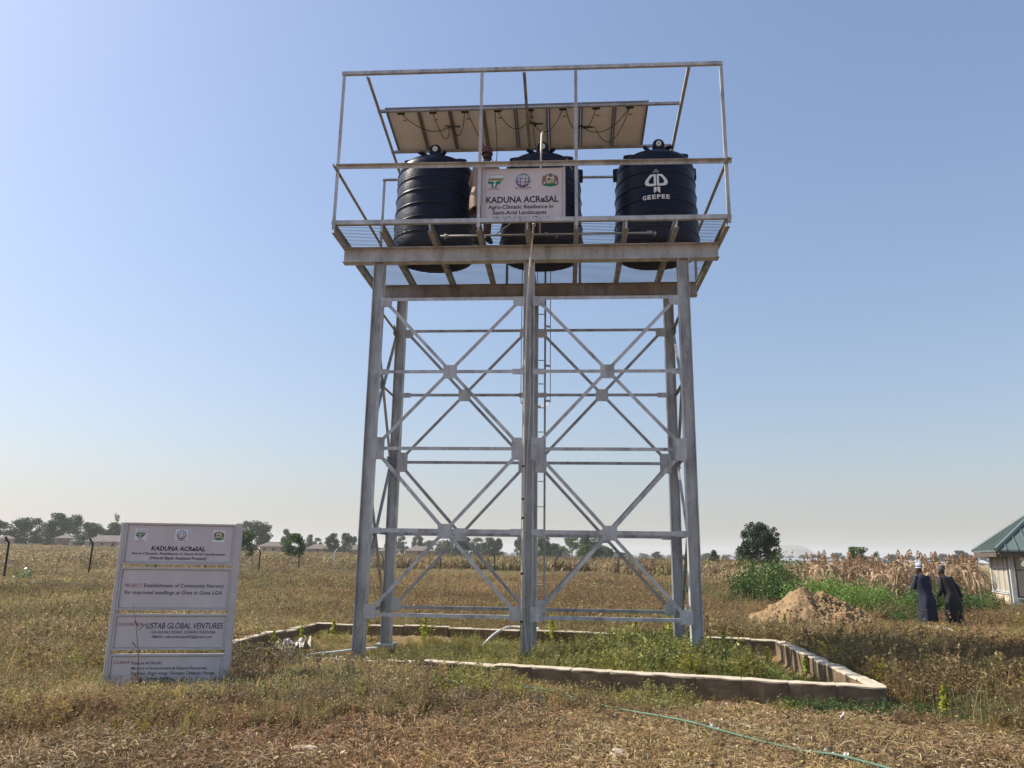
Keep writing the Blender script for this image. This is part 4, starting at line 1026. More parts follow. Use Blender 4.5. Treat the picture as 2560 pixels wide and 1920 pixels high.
def person(label, loc, rz, robe, height=1.70, lean=0.10, side=0.0, head_turn=0.9, head_drop=0.15, arms='left_front', hem=0.14, trousers=None, cap='striped', group=None, hemw=0.27, sleeve=None, torso_only=False):
    """local frame: faces +Y, X to the right of the figure; lean tips the trunk forward, side tips it to -X"""
    p = thing('person', label, 'person', loc, rz, group)
    k = height / 1.72
    def L(x, y, z):      # bend of the trunk above the hips
        z0 = 0.92
        if z > z0:
            d = z - z0; return (x - d * math.sin(side), y + d * math.sin(lean) * 1.0, z0 + d * math.cos(max(abs(lean), abs(side)) * 0.9))
        return (x, y, z)
    J = {'pelvis': ((0, 0, .92), (.15, .11)), 'waist': (L(0, 0.005, 1.08), (.14, .10)), 'chest': (L(0, 0.01, 1.30), (.165, .115)), 'neckb': (L(0, 0.0, 1.45), (.07, .06)),
         'neck': (L(0, 0.015, 1.52), (.052, .052))}
    hx, hy, hz = L(0, 0.03, 1.54)
    ht = head_turn; fx, fy = -math.sin(ht), math.cos(ht)      # face direction
    J['jaw'] = ((hx + fx * .03, hy + fy * .03, hz + .035 - head_drop * .05), (.068, .07))
    J['skull'] = ((hx + fx * .01 + 0, hy + fy * .01, hz + .115 - head_drop * .02), (.085, .092))
    J['crown'] = ((hx - fx * .005, hy - fy * .005, hz + .175 - head_drop * .02), (.06, .06))
    J['nose'] = ((hx + fx * .115, hy + fy * .115, hz + .075 - head_drop * .10), (.014, .014))
    J['chin'] = ((hx + fx * .085, hy + fy * .085, hz + .010 - head_drop * .10), (.028, .028))
    B = [('pelvis', 'waist'), ('waist', 'chest'), ('chest', 'neckb'), ('neckb', 'neck'), ('neck', 'jaw'), ('jaw', 'skull'), ('skull', 'crown'), ('skull', 'nose'), ('jaw', 'chin')]
    ax_, ay_ = fy, -fx
    for sgn, nm in ((1, 'earr'), (-1, 'earl')):
        J[nm] = ((hx + sgn * ax_ * .095, hy + sgn * ay_ * .095, hz + .09), (.012, .018)); B.append(('skull', nm))
    for s_, nm in ((-1, 'l'), (1, 'r')):
        J['hip' + nm] = ((s_ * .10, 0, .88), (.10, .10)); J['knee' + nm] = ((s_ * .11, .03, .50), (.062, .062)); J['ank' + nm] = ((s_ * .12, -.01, .09), (.04, .04)); J['toe' + nm] = ((s_ * .14, .15, .03), (.04, .025))
        B += [('pelvis', 'hip' + nm), ('hip' + nm, 'knee' + nm), ('knee' + nm, 'ank' + nm), ('ank' + nm, 'toe' + nm)]
    sh = {}
    for s_, nm in ((-1, 'l'), (1, 'r')):
        S0 = Vector(L(s_ * .19, 0.0, 1.41)); sh[nm] = S0
    if arms == 'left_front':
        el = Vector(L(-.27, .07, 1.13)); wl = el + Vector((.10, .22, .06)); er = Vector(L(.25, .05, 1.12)); wr = er + Vector((-.10, .23, .02))
    elif arms == 'back_right':
        el = Vector(L(-.26, .03, 1.14)); wl = el + Vector((.03, .14, -.18)); er = Vector(L(.27, -.05, 1.15)); wr = er + Vector((.05, -.06, -.26))
    else:                                                          # reaching up to the cables
        el = Vector(L(-.33, .10, 1.18)); wl = el + Vector((.10, .16, -.16)); er = Vector(L(.27, .12, 1.22)); wr = er + Vector((-.08, .22, .12))
    for nm, e_, w_ in (('l', el, wl), ('r', er, wr)):
        J['sh' + nm] = (tuple(sh[nm]), (.062, .062)); J['el' + nm] = (tuple(e_), (.042, .042)); J['wr' + nm] = (tuple(w_), (.028, .028))
        B += [('chest', 'sh' + nm), ('sh' + nm, 'el' + nm), ('el' + nm, 'wr' + nm)]
    b = skin_body('body', J, B, M_SKIN, p)
    for nm, e_, w_ in (('l', el, wl), ('r', er, wr)):
        d = (w_ - e_).normalized(); q = (-d).to_track_quat('Z', 'X')
        hand('hand', M_SKIN, p, w_ - d * 0.0, q.to_euler(), 1.0)
    # garment: shoulder yoke down to the hem
    rings = []
    def add(z, rx, ry, dy=0.0, dx=0.0):
        x_, y_, z_ = L(dx, dy, z); rings.append((x_, y_, z_, rx, ry, 0.0))
    add(1.485, .065, .06, 0.0); add(1.465, .10, .075); add(1.44, .165, .10); add(1.41, .205, .118); add(1.36, .222, .135); add(1.28, .222, .145); add(1.15, .215, .145); add(1.02, .215, .15); add(.92, .225, .165, -.01)
    zz = .80
    while zz > hem + .02:
        t = (0.92 - zz) / (0.92 - hem); rings.append((0.0, -.02 * (1 - t) - .02, zz, .225 + (hemw - .225) * t, .170 + (hemw - .22) * t + .015, 0.0)); zz -= .11
    rings.append((0, -.02, hem, hemw, hemw - .04, 0.0))
    loft('robe', rings, robe, p, fold=0.09, seed=len(label))
    for nm, e_, w_ in (('l', el, wl), ('r', er, wr)):
        s0 = sh[nm]; inn = s0 + Vector((.07 if nm == 'l' else -.07, 0, -.02))
        m = MB(); pts = [inn, s0 + Vector((0, 0, .0)), s0.lerp(e_, .5) + Vector((0, 0, -.01)), e_, e_.lerp(w_, .55) + Vector((0, 0, -.01)), e_.lerp(w_, .93)]
        m.tube(pts, [.070, .076, .070, .066, .068, .070], 14); m.build('sleeve', sleeve or robe, p, True)
    tm = trousers or robe
    for s_ in (-1, 1):
        m = MB(); m.tube([(s_ * .10, 0, .80), (s_ * .11, .03, .50), (s_ * .12, 0, .22), (s_ * .12, -.01, .10)], [.10, .085, .075, .072], 12); m.build('trouser_leg', tm, p, True)
        m = MB(); m.rings([[Vector((s_ * (.13) + math.cos(a) * w, .06 + math.sin(a) * l, z)) for a in [2 * PI * k_ / 14 for k_ in range(14)]] for z, w, l in ((0.0, .045, .13), (.03, .05, .135), (.06, .043, .10), (.09, .03, .05))]); m.build('shoe', M_SHOE, p, True)
    cx, cy, cz = J['skull'][0]; cz -= 0.0
    def band(z0, z1, r0, r1, mat, top=False):
        m = MB(); R = [[Vector((cx + r * math.cos(2 * PI * i / 28), cy + r * math.sin(2 * PI * i / 28), cz + z)) for i in range(28)] for z, r in ((z0, r0), (z1, r1))]
        if top: R.append([Vector((cx + r1 * .9 * math.cos(2 * PI * i / 28), cy + r1 * .9 * math.sin(2 * PI * i / 28), cz + z1 + .012)) for i in range(28)])
        m.rings(R, cap=True, capb=False); return m.build('cap_band' if cap == 'striped' else 'cap', mat, p, True)
    if cap == 'striped':
        zb = .025
        for j, mt in enumerate((M_CAPW, M_CAPN, M_CAPW, M_CAPN, M_CAPW, M_CAPW)):
            h_ = (.012, .034, .010, .030, .010, .018)[j]; r0 = .108 - j * .004; band(zb, zb + h_, r0, r0 - .003, mt, j == 5); zb += h_
    elif cap == 'grey': band(.02, .125, .107, .101, M_CAPG, True)
    else:
        band(.015, .12, .110, .098, M_MAROON, True)
    p.scale = (k * 0.88, k * 0.94, k)
    return p
person('man in long navy robe and striped cap standing with his back turned', (9.50, 7.62, gz(9.5, 7.62) - 0.02), math.radians(12), M_NAVY, height=1.57, lean=0.10, side=0.07, head_turn=0.75, head_drop=0.8, arms='left_front', hem=0.20, cap='striped', group=None, hemw=0.265)
person('man in long black robe and dark grey cap stooping forward, right of the pair', (10.22, 7.80, gz(10.2, 7.8) - 0.02), math.radians(20), M_DARKCLOTH, height=1.58, lean=0.26, side=0.14, head_turn=0.6, head_drop=1.0, arms='back_right', hem=0.30, cap='grey', group=None, hemw=0.26)
person('man in tan shirt and maroon cap between the left and middle tanks', (-0.87, 0.10, 7.09), math.radians(-20), M_BEIGE, height=1.82, lean=0.08, side=-0.05, head_turn=-0.2, head_drop=0.5, arms='reach', hem=0.55, trousers=M_MAROON, cap='maroon', hemw=0.24)

# ------------------------------------------------------------------ perimeter fence
M_POST = simple('fence_post_steel', (0.012, 0.011, 0.011), 0.8, var=0.3, scale=4)
M_POSTW = simple('pale_fence_post', (0.38, 0.36, 0.32), 0.7, var=0.2, scale=4)
M_WIRE = simple('fence_wire', (0.14, 0.13, 0.12), 0.5, 0.5)
FP = [(-25.29, 21.91, 2.22), (-25.71, 28.92, 2.30), (-25.23, 35.0, 2.1), (-24.33, 39.95, 2.1), (-22.61, 45.08, 2.02), (-21.51, 50.83, 2.2), (-20.28, 56.49, 2.15), (-16.73, 60.56, 1.7), (-11.59, 62.6, 1.75), (-6.29, 63.28, 1.9),
      (-0.38, 63.58, 1.7), (5.41, 59.43, 1.85), (10.51, 52.84, 1.9), (12.08, 36.26, 1.9), (14.97, 31.29, 1.85), (17.02, 26.25, 1.55), (18.48, 23.38, 1.6)]
fence = thing('wire_fence', 'thin black fence posts with bent tops and faint barbed wire round the field', 'fence', (0, 0, 0))
tops = []
for i, (x, y, h) in enumerate(FP):
    z = gz(x, y); m = MB(); tilt = random.uniform(-.02, .02)
    side = -1 if i < 6 else (1 if i in (6, 8, 10, 11) else -1)
    w = 0.06 if i < 7 else 0.062
    b = Vector((x, y, z - 0.2)); t = Vector((x + tilt * h, y, z + h - 0.30)); e = t + Vector((side * 0.22, 0, 0.28))
    m.tube([b, t, e], [w, w, w * 0.9], 4); m.build('post', M_POSTW if i == 6 else M_POST, fence); tops.append((t, e))
for k in range(3):
    m = MB()
    for (t0, e0), (t1, e1) in zip(tops[:-1], tops[1:]):
        a = t0.lerp(e0, k / 2.0) if k else t0 - Vector((0, 0, 0.5)); b = t1.lerp(e1, k / 2.0) if k else t1 - Vector((0, 0, 0.5))
        mid = (a + b) / 2 - Vector((0, 0, 0.06)); m.tube([a, mid, b], 0.006, 3, False)
    m.build('wire', M_WIRE, fence)

# ------------------------------------------------------------------ green roofed kiosk, right edge
M_ROOFG, t_, b_ = newmat('green_roof_metal')
n1 = noise(t_, 1.4, 5, 0.6); r1 = ramp(t_, n1.outputs['Fac'], [(0.3, (0.105, 0.14, 0.125)), (0.7, (0.145, 0.185, 0.165))])
t_.links.new(r1.outputs[0], b_.inputs['Base Color']); b_.inputs['Roughness'].default_value = 0.42; b_.inputs['Metallic'].default_value = 0.1
M_PLASTER = simple('plaster_wall', (0.58, 0.46, 0.33), 0.9, var=0.18, scale=3, bump=0.2)
M_PLASTERG = simple('grey_render', (0.36, 0.32, 0.27), 0.9, var=0.2, scale=2, bump=0.2)
M_FRAMEK = simple('pale_window_frame', (0.50, 0.50, 0.47), 0.6, var=0.15)
M_WOOD = simple('dark_fascia_wood', (0.10, 0.075, 0.06), 0.8, var=0.3)
M_SCREEN, t_, b_ = newmat('dusty_screen')
n1 = noise(t_, 3.0, 6, 0.65); r1 = ramp(t_, n1.outputs['Fac'], [(0.3, (0.42, 0.37, 0.28)), (0.7, (0.55, 0.50, 0.40))])
t_.links.new(r1.outputs[0], b_.inputs['Base Color']); b_.inputs['Roughness'].default_value = 0.7; b_.inputs['Alpha'].default_value = 0.82
kd = Vector((0.29, 0.957, 0)); kang = math.atan2(-0.29, 0.957)
ki = thing('kiosk', 'small kiosk with green hipped metal roof and low plastered walls at the right edge', 'kiosk', (15.36, 14.52, gz(15.36, 14.52)), -math.atan2(0.29, 0.957))
# local: x along the front (to the right), y along the left side (away)
KW = 3.0; EH = 2.02
def kb(name, a, mat, par=None): return MB().box(*a).build(name, mat, par or ki)
kb('low_wall', (0, 0.16, 0.62, KW, -0.3, 0.62), M_PLASTER); kb('low_wall', (0.14, KW, 0, 0.16, -0.3, 0.50), M_PLASTERG)
kb('low_wall', (0.16, KW, KW - 0.16, KW, -0.3, 0.60), M_PLASTERG); kb('low_wall', (KW - 0.16, KW, 0.16, KW - 0.16, -0.3, 0.6), M_PLASTERG)
kb('wall_cap', (-0.03, 0.19, 0.60, KW + 0.02, 0.621, 0.66), M_FRAMEK); kb('wall_cap', (0.13, KW + 0.02, -0.03, 0.19, 0.501, 0.54), M_FRAMEK)
for a in ((0.0, 0.13, 0.0, 0.13), (KW - 0.13, KW, 0, 0.13), (0, 0.13, KW - 0.13, KW), (KW - 0.13, KW, KW - 0.13, KW)): kb('post', (*a, -0.3 if a[0] == 0 and a[2] == 0 else 0.6, EH), M_FRAMEK)
kb('door_post', (0.02, 0.12, 0.52, 0.60, -0.2, EH - 0.02), M_FRAMEK); kb('door_panel', (0.05, 0.07, 0.15, 0.50, 0.0, 0.66), M_WOOD)
for y0, y1 in ((0.62, 1.20), (1.24, 2.02), (2.06, 2.85)):
    f = MB()
    for a in ((0.04, 0.10, y0, y0 + 0.035, 0.68, EH - 0.05), (0.04, 0.10, y1 - 0.035, y1, 0.68, EH - 0.05), (0.04, 0.10, y0 + .035, y1 - .035, 0.68, 0.72), (0.04, 0.10, y0 + .035, y1 - .035, 1.50, 1.535)): f.box(*a)
    fo = f.build('window_frame', M_FRAMEK, ki); kb('window_screen', (0.065, 0.072, y0 + .03, y1 - .03, 0.70, EH - 0.03), M_SCREEN, fo)
for x0, x1 in ((0.16, 1.45), (1.5, 2.86)):
    f = MB()
    for a in ((x0, x0 + 0.03, 0.05, 0.10, 0.545, EH - 0.02), (x1 - 0.03, x1, 0.05, 0.10, 0.545, EH - 0.02), (x0 + .03, x1 - .03, 0.05, 0.10, 0.545, 0.59), (x0 + .03, x1 - .03, 0.05, 0.10, 1.42, 1.45)): f.box(*a)
    fo = f.build('window_frame', M_WOOD, ki)
    # dusty screen with an arched opening in the upper part
    m = MB(); cx = (x0 + x1) / 2 - 0.25; z0 = 1.56; r = 0.22; arch = [(cx - r, z0)] + [(cx - r * math.cos(PI * k / 8), z0 + r * 0.9 * math.sin(PI * k / 8)) for k in range(9)] + [(cx + r, z0)]
    a = x0 + 0.03; b = x1 - 0.03; zt = EH - 0.02
    m.box(a, b, 0.072, 0.078, 0.59, z0); m.box(a, cx - r, 0.072, 0.078, z0, zt); m.box(cx + r, b, 0.072, 0.078, z0, zt)
    for k in range(8):
        p0 = (cx - r * math.cos(PI * k / 8), z0 + r * .9 * math.sin(PI * k / 8)); p1 = (cx - r * math.cos(PI * (k + 1) / 8), z0 + r * .9 * math.sin(PI * (k + 1) / 8))
        m.add([(p0[0], .072, p0[1]), (p1[0], .072, p1[1]), (p1[0], .072, zt), (p0[0], .072, zt)], [(0, 1, 2, 3)])
    m.build('window_screen', M_SCREEN, fo)
ov = 0.42; apex = Vector((KW / 2, KW / 2, EH + 1.55))
cor = [Vector((-ov, -ov, EH)), Vector((KW + ov, -ov, EH)), Vector((KW + ov, KW + ov, EH)), Vector((-ov, KW + ov, EH))]
up3 = Vector((0, 0, 0.05))
for i in range(4):
    a, b = cor[i], cor[(i + 1) % 4]
    m = MB(); m.add([a, b, apex, a + up3, b + up3, apex + up3], [(0, 2, 1), (3, 4, 5), (0, 1, 4, 3), (1, 2, 5, 4), (2, 0, 3, 5)])
    ro = m.build('roof_slope', M_ROOFG, ki)
    n = ((b - a).cross(apex - a)).normalized()
    if n.z < 0: n = -n
    for k in range(1, 12):
        t = k / 12; base = a.lerp(b, t); mid = (a + b) / 2; f = 1 - abs(t - 0.5) * 2
        top = base + (apex - mid) * f
        if f < 0.12: continue
        e = (b - a).normalized()
        q0 = base + up3 * 1.0; q1 = top + up3
        MB().prism([(-.018, -.004), (.018, -.004), (.012, .035), (-.012, .035)], q0, q1, e, n).build('roof_seam', M_ROOFG, ro)
    MB().tube([a + up3 * 1.3, apex + up3 * 1.3], 0.075, 6).build('hip_cap', M_ROOFG, ki)
    e = (b - a).normalized(); MB().prism([(-.02, -.12), (.02, -.12), (.02, .03), (-.02, .03)], a.lerp(b, 0.03) - n * 0.06, b.lerp(a, 0.03) - n * 0.06, e.cross(VZ), VZ).build('fascia', M_WOOD, ki)
kb('ceiling', (0.0, KW, 0.0, KW, EH + 0.003, EH + 0.02), M_WOOD)
items = [(random.randrange(5), (-0.25 + random.gauss(0, .25), 0.9 + random.gauss(0, .6), 0.02), (random.random() * 6,) * 3, random.uniform(.03, .08)) for _ in range(60)]
V, F = merge_instances(rb, items)
o = tag(link('rubble', np_mesh('rubble', V, F), M_PALESTONE), 'pale rubble spread at the foot of the kiosk wall', 'rubble', kind='stuff'); o.location = ki.location; o.rotation_euler = ki.rotation_euler

# ------------------------------------------------------------------ houses behind the field
M_HROOF = simple('rusty_roof', (0.17, 0.13, 0.105), 0.7, var=0.2, scale=0.6)
M_HROOF2 = simple('pale_tin_roof', (0.42, 0.43, 0.44), 0.45, 0.2, var=0.15, scale=0.3)
M_HWALL = simple('mud_wall', (0.30, 0.20, 0.13), 0.9, var=0.2, scale=0.8)
M_HWALL2 = simple('cream_wall', (0.42, 0.34, 0.24), 0.9, var=0.15, scale=0.8)
M_DARK = simple('dark_opening', (0.03, 0.025, 0.022), 0.8)
def house(x, y, w, d, wallh, roofh, rz, label, roofm, wallm, wins=3, group='houses beyond the field', zg=None):
    h = thing('house', label, 'house', (x, y, gz(x, y) if zg is None else zg), rz, group)
    MB().box(-w / 2, w / 2, -d / 2, d / 2, -1.0, wallh).build('wall', wallm, h)
    o = 0.35; hw = w / 2 + o; hd = d / 2 + o; r = max(0.5, w / 2 - d / 2)
    vs = [(-hw, -hd, wallh - .05), (hw, -hd, wallh - .05), (hw, hd, wallh - .05), (-hw, hd, wallh - .05), (-r, 0, wallh + roofh), (r, 0, wallh + roofh)]
    MB().add(vs, [(0, 1, 5, 4), (2, 3, 4, 5), (1, 2, 5), (3, 0, 4), (3, 2, 1, 0)]).build('roof', roofm, h)
    for k in range(wins):
        cx = -w / 2 + w * (k + 0.5) / wins; door = (k == wins // 2 and wins > 2)
        f = MB().box(cx - .50, cx + .50, -d / 2 - .06, -d / 2 - .005, 0.0 if door else wallh * .40, wallh * .82).build('door' if door else 'window', M_FRAMEK if not door else M_DARK, h)
        if not door: MB().box(cx - .42, cx + .42, -d / 2 - .075, -d / 2 - .062, wallh * .44, wallh * .78).build('pane', M_DARK, f)
    return h
HH = [(-189.5, 257.3, 8.0, 6, 2.6, 1.7, 'far brown roofed house between the leftmost trees', 2), (-165.6, 233.7, 5.6, 5, 2.6, 1.1, 'small hipped house in the gap of the left trees', 2), (-161.3, 232.6, 3.6, 3, 1.6, .8, 'tiny brown outhouse right of the small hipped house', 1),
      (-149.0, 231.4, 13.0, 7, 1.9, 2.0, 'long brown roofed house just left of the signboard', 4), (-97.5, 244.5, 11.5, 7, 2.4, 1.5, 'hipped house with three windows between the signboard and the tower', 4), (-88.8, 262, 8.0, 6, 1.9, 1.6, 'second house right of the three windowed one', 3),
      (-75.9, 265, 5.0, 5, 1.9, 1.6, 'small brown roof just left of the tower', 2), (-55.3, 281, 11.0, 7, 2.0, 1.7, 'brown roofed house seen through the left half of the tower', 3), (-172.3, 215.4, 3.8, 4, 1.8, .9, 'pale little house at the left edge behind the fence post', 1),
      (-116, 262, 9, 6, 1.7, 1.5, 'brown roof peeping over the signboard', 2), (-66, 270, 6, 5, 1.6, 1.4, 'low brown roof beside the left columns', 2)]
for x, y, w, d, wh, rh, lab, k in HH:
    az = math.atan2(x - .62, y + 12.4)
    house(x, y, w, d, wh, rh, -az + random.uniform(-.15, .15), lab, M_HROOF, M_HWALL if w > 4 and k != 4 else M_HWALL2, k)
for i in range(24):
    a = 11.5 + i * 0.72 + random.uniform(-.2, .2); D = random.uniform(430, 620); x, y = at_az(a, D)
    w = random.uniform(8, 16)
    house(x, y, w, 7, 1.9, random.uniform(1.2, 1.8), -math.radians(a) + random.uniform(-.4, .4), 'far white roofed village house on the right horizon', M_HROOF2 if random.random() < .75 else M_HROOF, M_HWALL2, 2, 'white roofed houses of the far right village')
xa, ya = at_az(18.2, 330); xb, yb = at_az(27, 300)
dv = Vector((xb - xa, yb - ya, 0)); m = MB(); m.prism([(-.15, -.5), (.15, -.5), (.15, 1.25), (-.15, 1.25)], (xa, ya, 0), (xb, yb, 0), dv.normalized().cross(VZ), VZ)
tag(m.build('compound_wall', M_HWALL2), 'long low pinkish wall behind the sorghum on the right', 'wall')

# ------------------------------------------------------------------ vegetation: building blocks
def rots(n, r=rng):
    """n random unit vectors"""
    v = r.normal(size=(n, 3)); return v / np.linalg.norm(v, axis=1, keepdims=True)
def leaf_quads(C, size, r=rng, flat=0.0, aspect=1.8, up=None):
    """diamond leaves: centres C (n,3), size (n,) -> V,F"""
    n = len(C); d = rots(n, r); d[:, 2] *= (1 - flat); d /= np.linalg.norm(d, axis=1, keepdims=True)
    if up is not None: d = d + up; d /= np.linalg.norm(d, axis=1, keepdims=True)
    s = np.cross(d, rots(n, r)); s /= np.linalg.norm(s, axis=1, keepdims=True) + 1e-9
    L = (np.asarray(size) * aspect * 0.5)[:, None]; Wd = (np.asarray(size) * 0.5)[:, None]
    V = np.stack([C - d * L, C + s * Wd, C + d * L, C - s * Wd], 1).reshape(-1, 3)
    F = np.arange(4 * n).reshape(n, 4); return V, F
def ribbon(pts, w, side):
    """pts (k,3), w (k,), side (3,) -> V,F of a quad strip"""
    pts = np.asarray(pts); w = np.asarray(w)[:, None]; side = np.asarray(side)
    V = np.stack([pts - side * w / 2, pts + side * w / 2], 1).reshape(-1, 3); k = len(pts)
    F = np.array([[2 * i, 2 * i + 1, 2 * i + 3, 2 * i + 2] for i in range(k - 1)]); return V, F
class PM:
    def __init__(s): s.V = []; s.F = []; s.A = []; s.n = 0
    def add(s, V, F, a):
        s.V.append(V); s.F.append(F + s.n); s.n += len(V)
        a = np.asarray(a, float); s.A.append(np.full(len(V), float(a)) if a.ndim == 0 else a)
    def mesh(s, name): return np_mesh(name, np.concatenate(s.V), np.concatenate(s.F), {'lv': np.concatenate(s.A)})

def weed_clump(seed, stems=8, h=1.0, leaves=12, lsize=0.10, lean=0.5, curl=0.5, sd=0.02):
    r = np.random.default_rng(seed); P = PM()
    for _ in range(stems):
        a = r.uniform(0, 2 * PI); b = np.array([r.normal(0, .10), r.normal(0, .10), -0.03]); L = h * r.uniform(.55, 1.0); ln = lean * r.uniform(.2, 1.0)
        t = np.linspace(0, 1, 4); dirv = np.array([math.cos(a), math.sin(a), 0])
        pts = b + dirv * (ln * L * t ** 1.6)[:, None] + np.array([0, 0, 1.0]) * (L * t * (1 - .25 * ln * t))[:, None] + r.normal(0, .015, (4, 3))
        side = np.array([-math.sin(a), math.cos(a), 0]); P.add(*ribbon(pts, [sd, sd * .8, sd * .6, sd * .3], side), r.uniform(.1, .5))
        n = r.poisson(leaves); tt = r.uniform(.12, 1.02, n); ii = np.clip((tt * 3).astype(int), 0, 2); fr = tt * 3 - ii
        C = pts[ii] * (1 - fr)[:, None] + pts[np.minimum(ii + 1, 3)] * fr[:, None] + r.normal(0, .045, (n, 3))
        V, F = leaf_quads(C, lsize * r.uniform(.45, 1.15, n), r, flat=.4); P.add(V, F, np.repeat(r.uniform(.15, 1.0, n), 4))
    return P
def grass_tuft(seed, blades=34, h=1.0, w=0.022, spread=.16, heads=.35, lean=.5):
    r = np.random.default_rng(seed); P = PM()
    for _ in range(blades):
        a = r.uniform(0, 2 * PI); b = np.array([r.normal(0, spread), r.normal(0, spread), -0.03]); L = h * r.uniform(.45, 1.0); ln = lean * r.uniform(.1, 1.0) ** 1.2
        t = np.linspace(0, 1, 4); dirv = np.array([math.cos(a), math.sin(a), 0])
        pts = b + dirv * (ln * L * t ** 2)[:, None] + np.array([0, 0, 1.0]) * (L * t * (1 - .35 * ln * t))[:, None]
        sa = r.uniform(0, PI); side = np.array([math.cos(sa), math.sin(sa), 0]); lv = r.uniform(.2, 1.0)
        P.add(*ribbon(pts, [w, w * .8, w * .55, w * .15], side), lv)
        if r.random() < heads:
            n = 7; C = pts[-1] + np.array([0, 0, 1]) * r.uniform(-.10, .03, n)[:, None] * h + r.normal(0, .014, (n, 3)); V, F = leaf_quads(C, r.uniform(.02, .045, n), r); P.add(V, F, r.uniform(.0, .45))
    return P
def litter_patch(seed, n=44, R=.5):
    r = np.random.default_rng(seed); P = PM()
    for _ in range(n):
        c = np.array([r.normal(0, R * .5), r.normal(0, R * .5), r.uniform(.004, .05)]); a = r.uniform(0, 2 * PI); L = r.uniform(.10, .45); k = 4
        t = np.linspace(-.5, .5, k); L *= .45; bend = r.normal(0, .25); d = np.array([math.cos(a), math.sin(a), 0]); s = np.array([-math.sin(a), math.cos(a), 0])
        pts = c + d * (t * L)[:, None] + s * (bend * L * (t ** 2 - .08))[:, None] + np.array([0, 0, 1.]) * (r.uniform(-.1, .3) * (t + .5) * L * .5 + r.uniform(0, .05) * (1 - 4 * t * t))[:, None]
        side = s * math.cos(.6) + np.array([0, 0, 1.]) * math.sin(r.uniform(-1, 1)); P.add(*ribbon(pts, np.full(k, r.uniform(.003, .006)), side / np.linalg.norm(side)), r.uniform(.2, 1.0))
    m = 90; C = np.stack([r.normal(0, R * .55, m), r.normal(0, R * .55, m), r.uniform(.004, .06, m)], 1); V, F = leaf_quads(C, r.uniform(.010, .030, m), r, flat=.6); P.add(V, F, np.repeat(r.uniform(0, 1, m), 4))
    return P
def maize(seed, stalks=3, h=1.0, spread=.22, leaves=7, cob=.5, lw=.045):
    r = np.random.default_rng(seed); P = PM()
    for _ in range(stalks):
        a = r.uniform(0, 2 * PI); b = np.array([r.normal(0, spread), r.normal(0, spread), -.03]); L = h * r.uniform(.7, 1.0); ln = r.uniform(0, .22); dirv = np.array([math.cos(a), math.sin(a), 0]); t = np.linspace(0, 1, 5)
        pts = b + dirv * (ln * L * t ** 2)[:, None] + np.array([0, 0, 1.]) * (L * t)[:, None]
        for sa in (0, PI / 2): P.add(*ribbon(pts, [.022, .02, .016, .012, .006], np.array([math.cos(sa), math.sin(sa), 0])), r.uniform(.2, .6))
        for _ in range(leaves):
            q = r.uniform(.15, .95); p0 = b + dirv * ln * L * q * q + np.array([0, 0, L * q]); aa = r.uniform(0, 2 * PI); dd = np.array([math.cos(aa), math.sin(aa), 0]); LL = r.uniform(.25, .5) * h; u = np.linspace(0, 1, 5)
            dr = r.uniform(.5, 1.5); lp = p0 + dd * (LL * u * (1 - .35 * u))[:, None] + np.array([0, 0, 1.]) * (LL * (.35 * u - dr * u * u))[:, None]; lp[:, 2] = np.maximum(lp[:, 2], .01)
            s = np.array([-math.sin(aa), math.cos(aa), r.uniform(-.6, .6)]); s /= np.linalg.norm(s); P.add(*ribbon(lp, [.02, lw, lw * .9, lw * .6, .008], s), r.uniform(.25, 1.0))
    return P

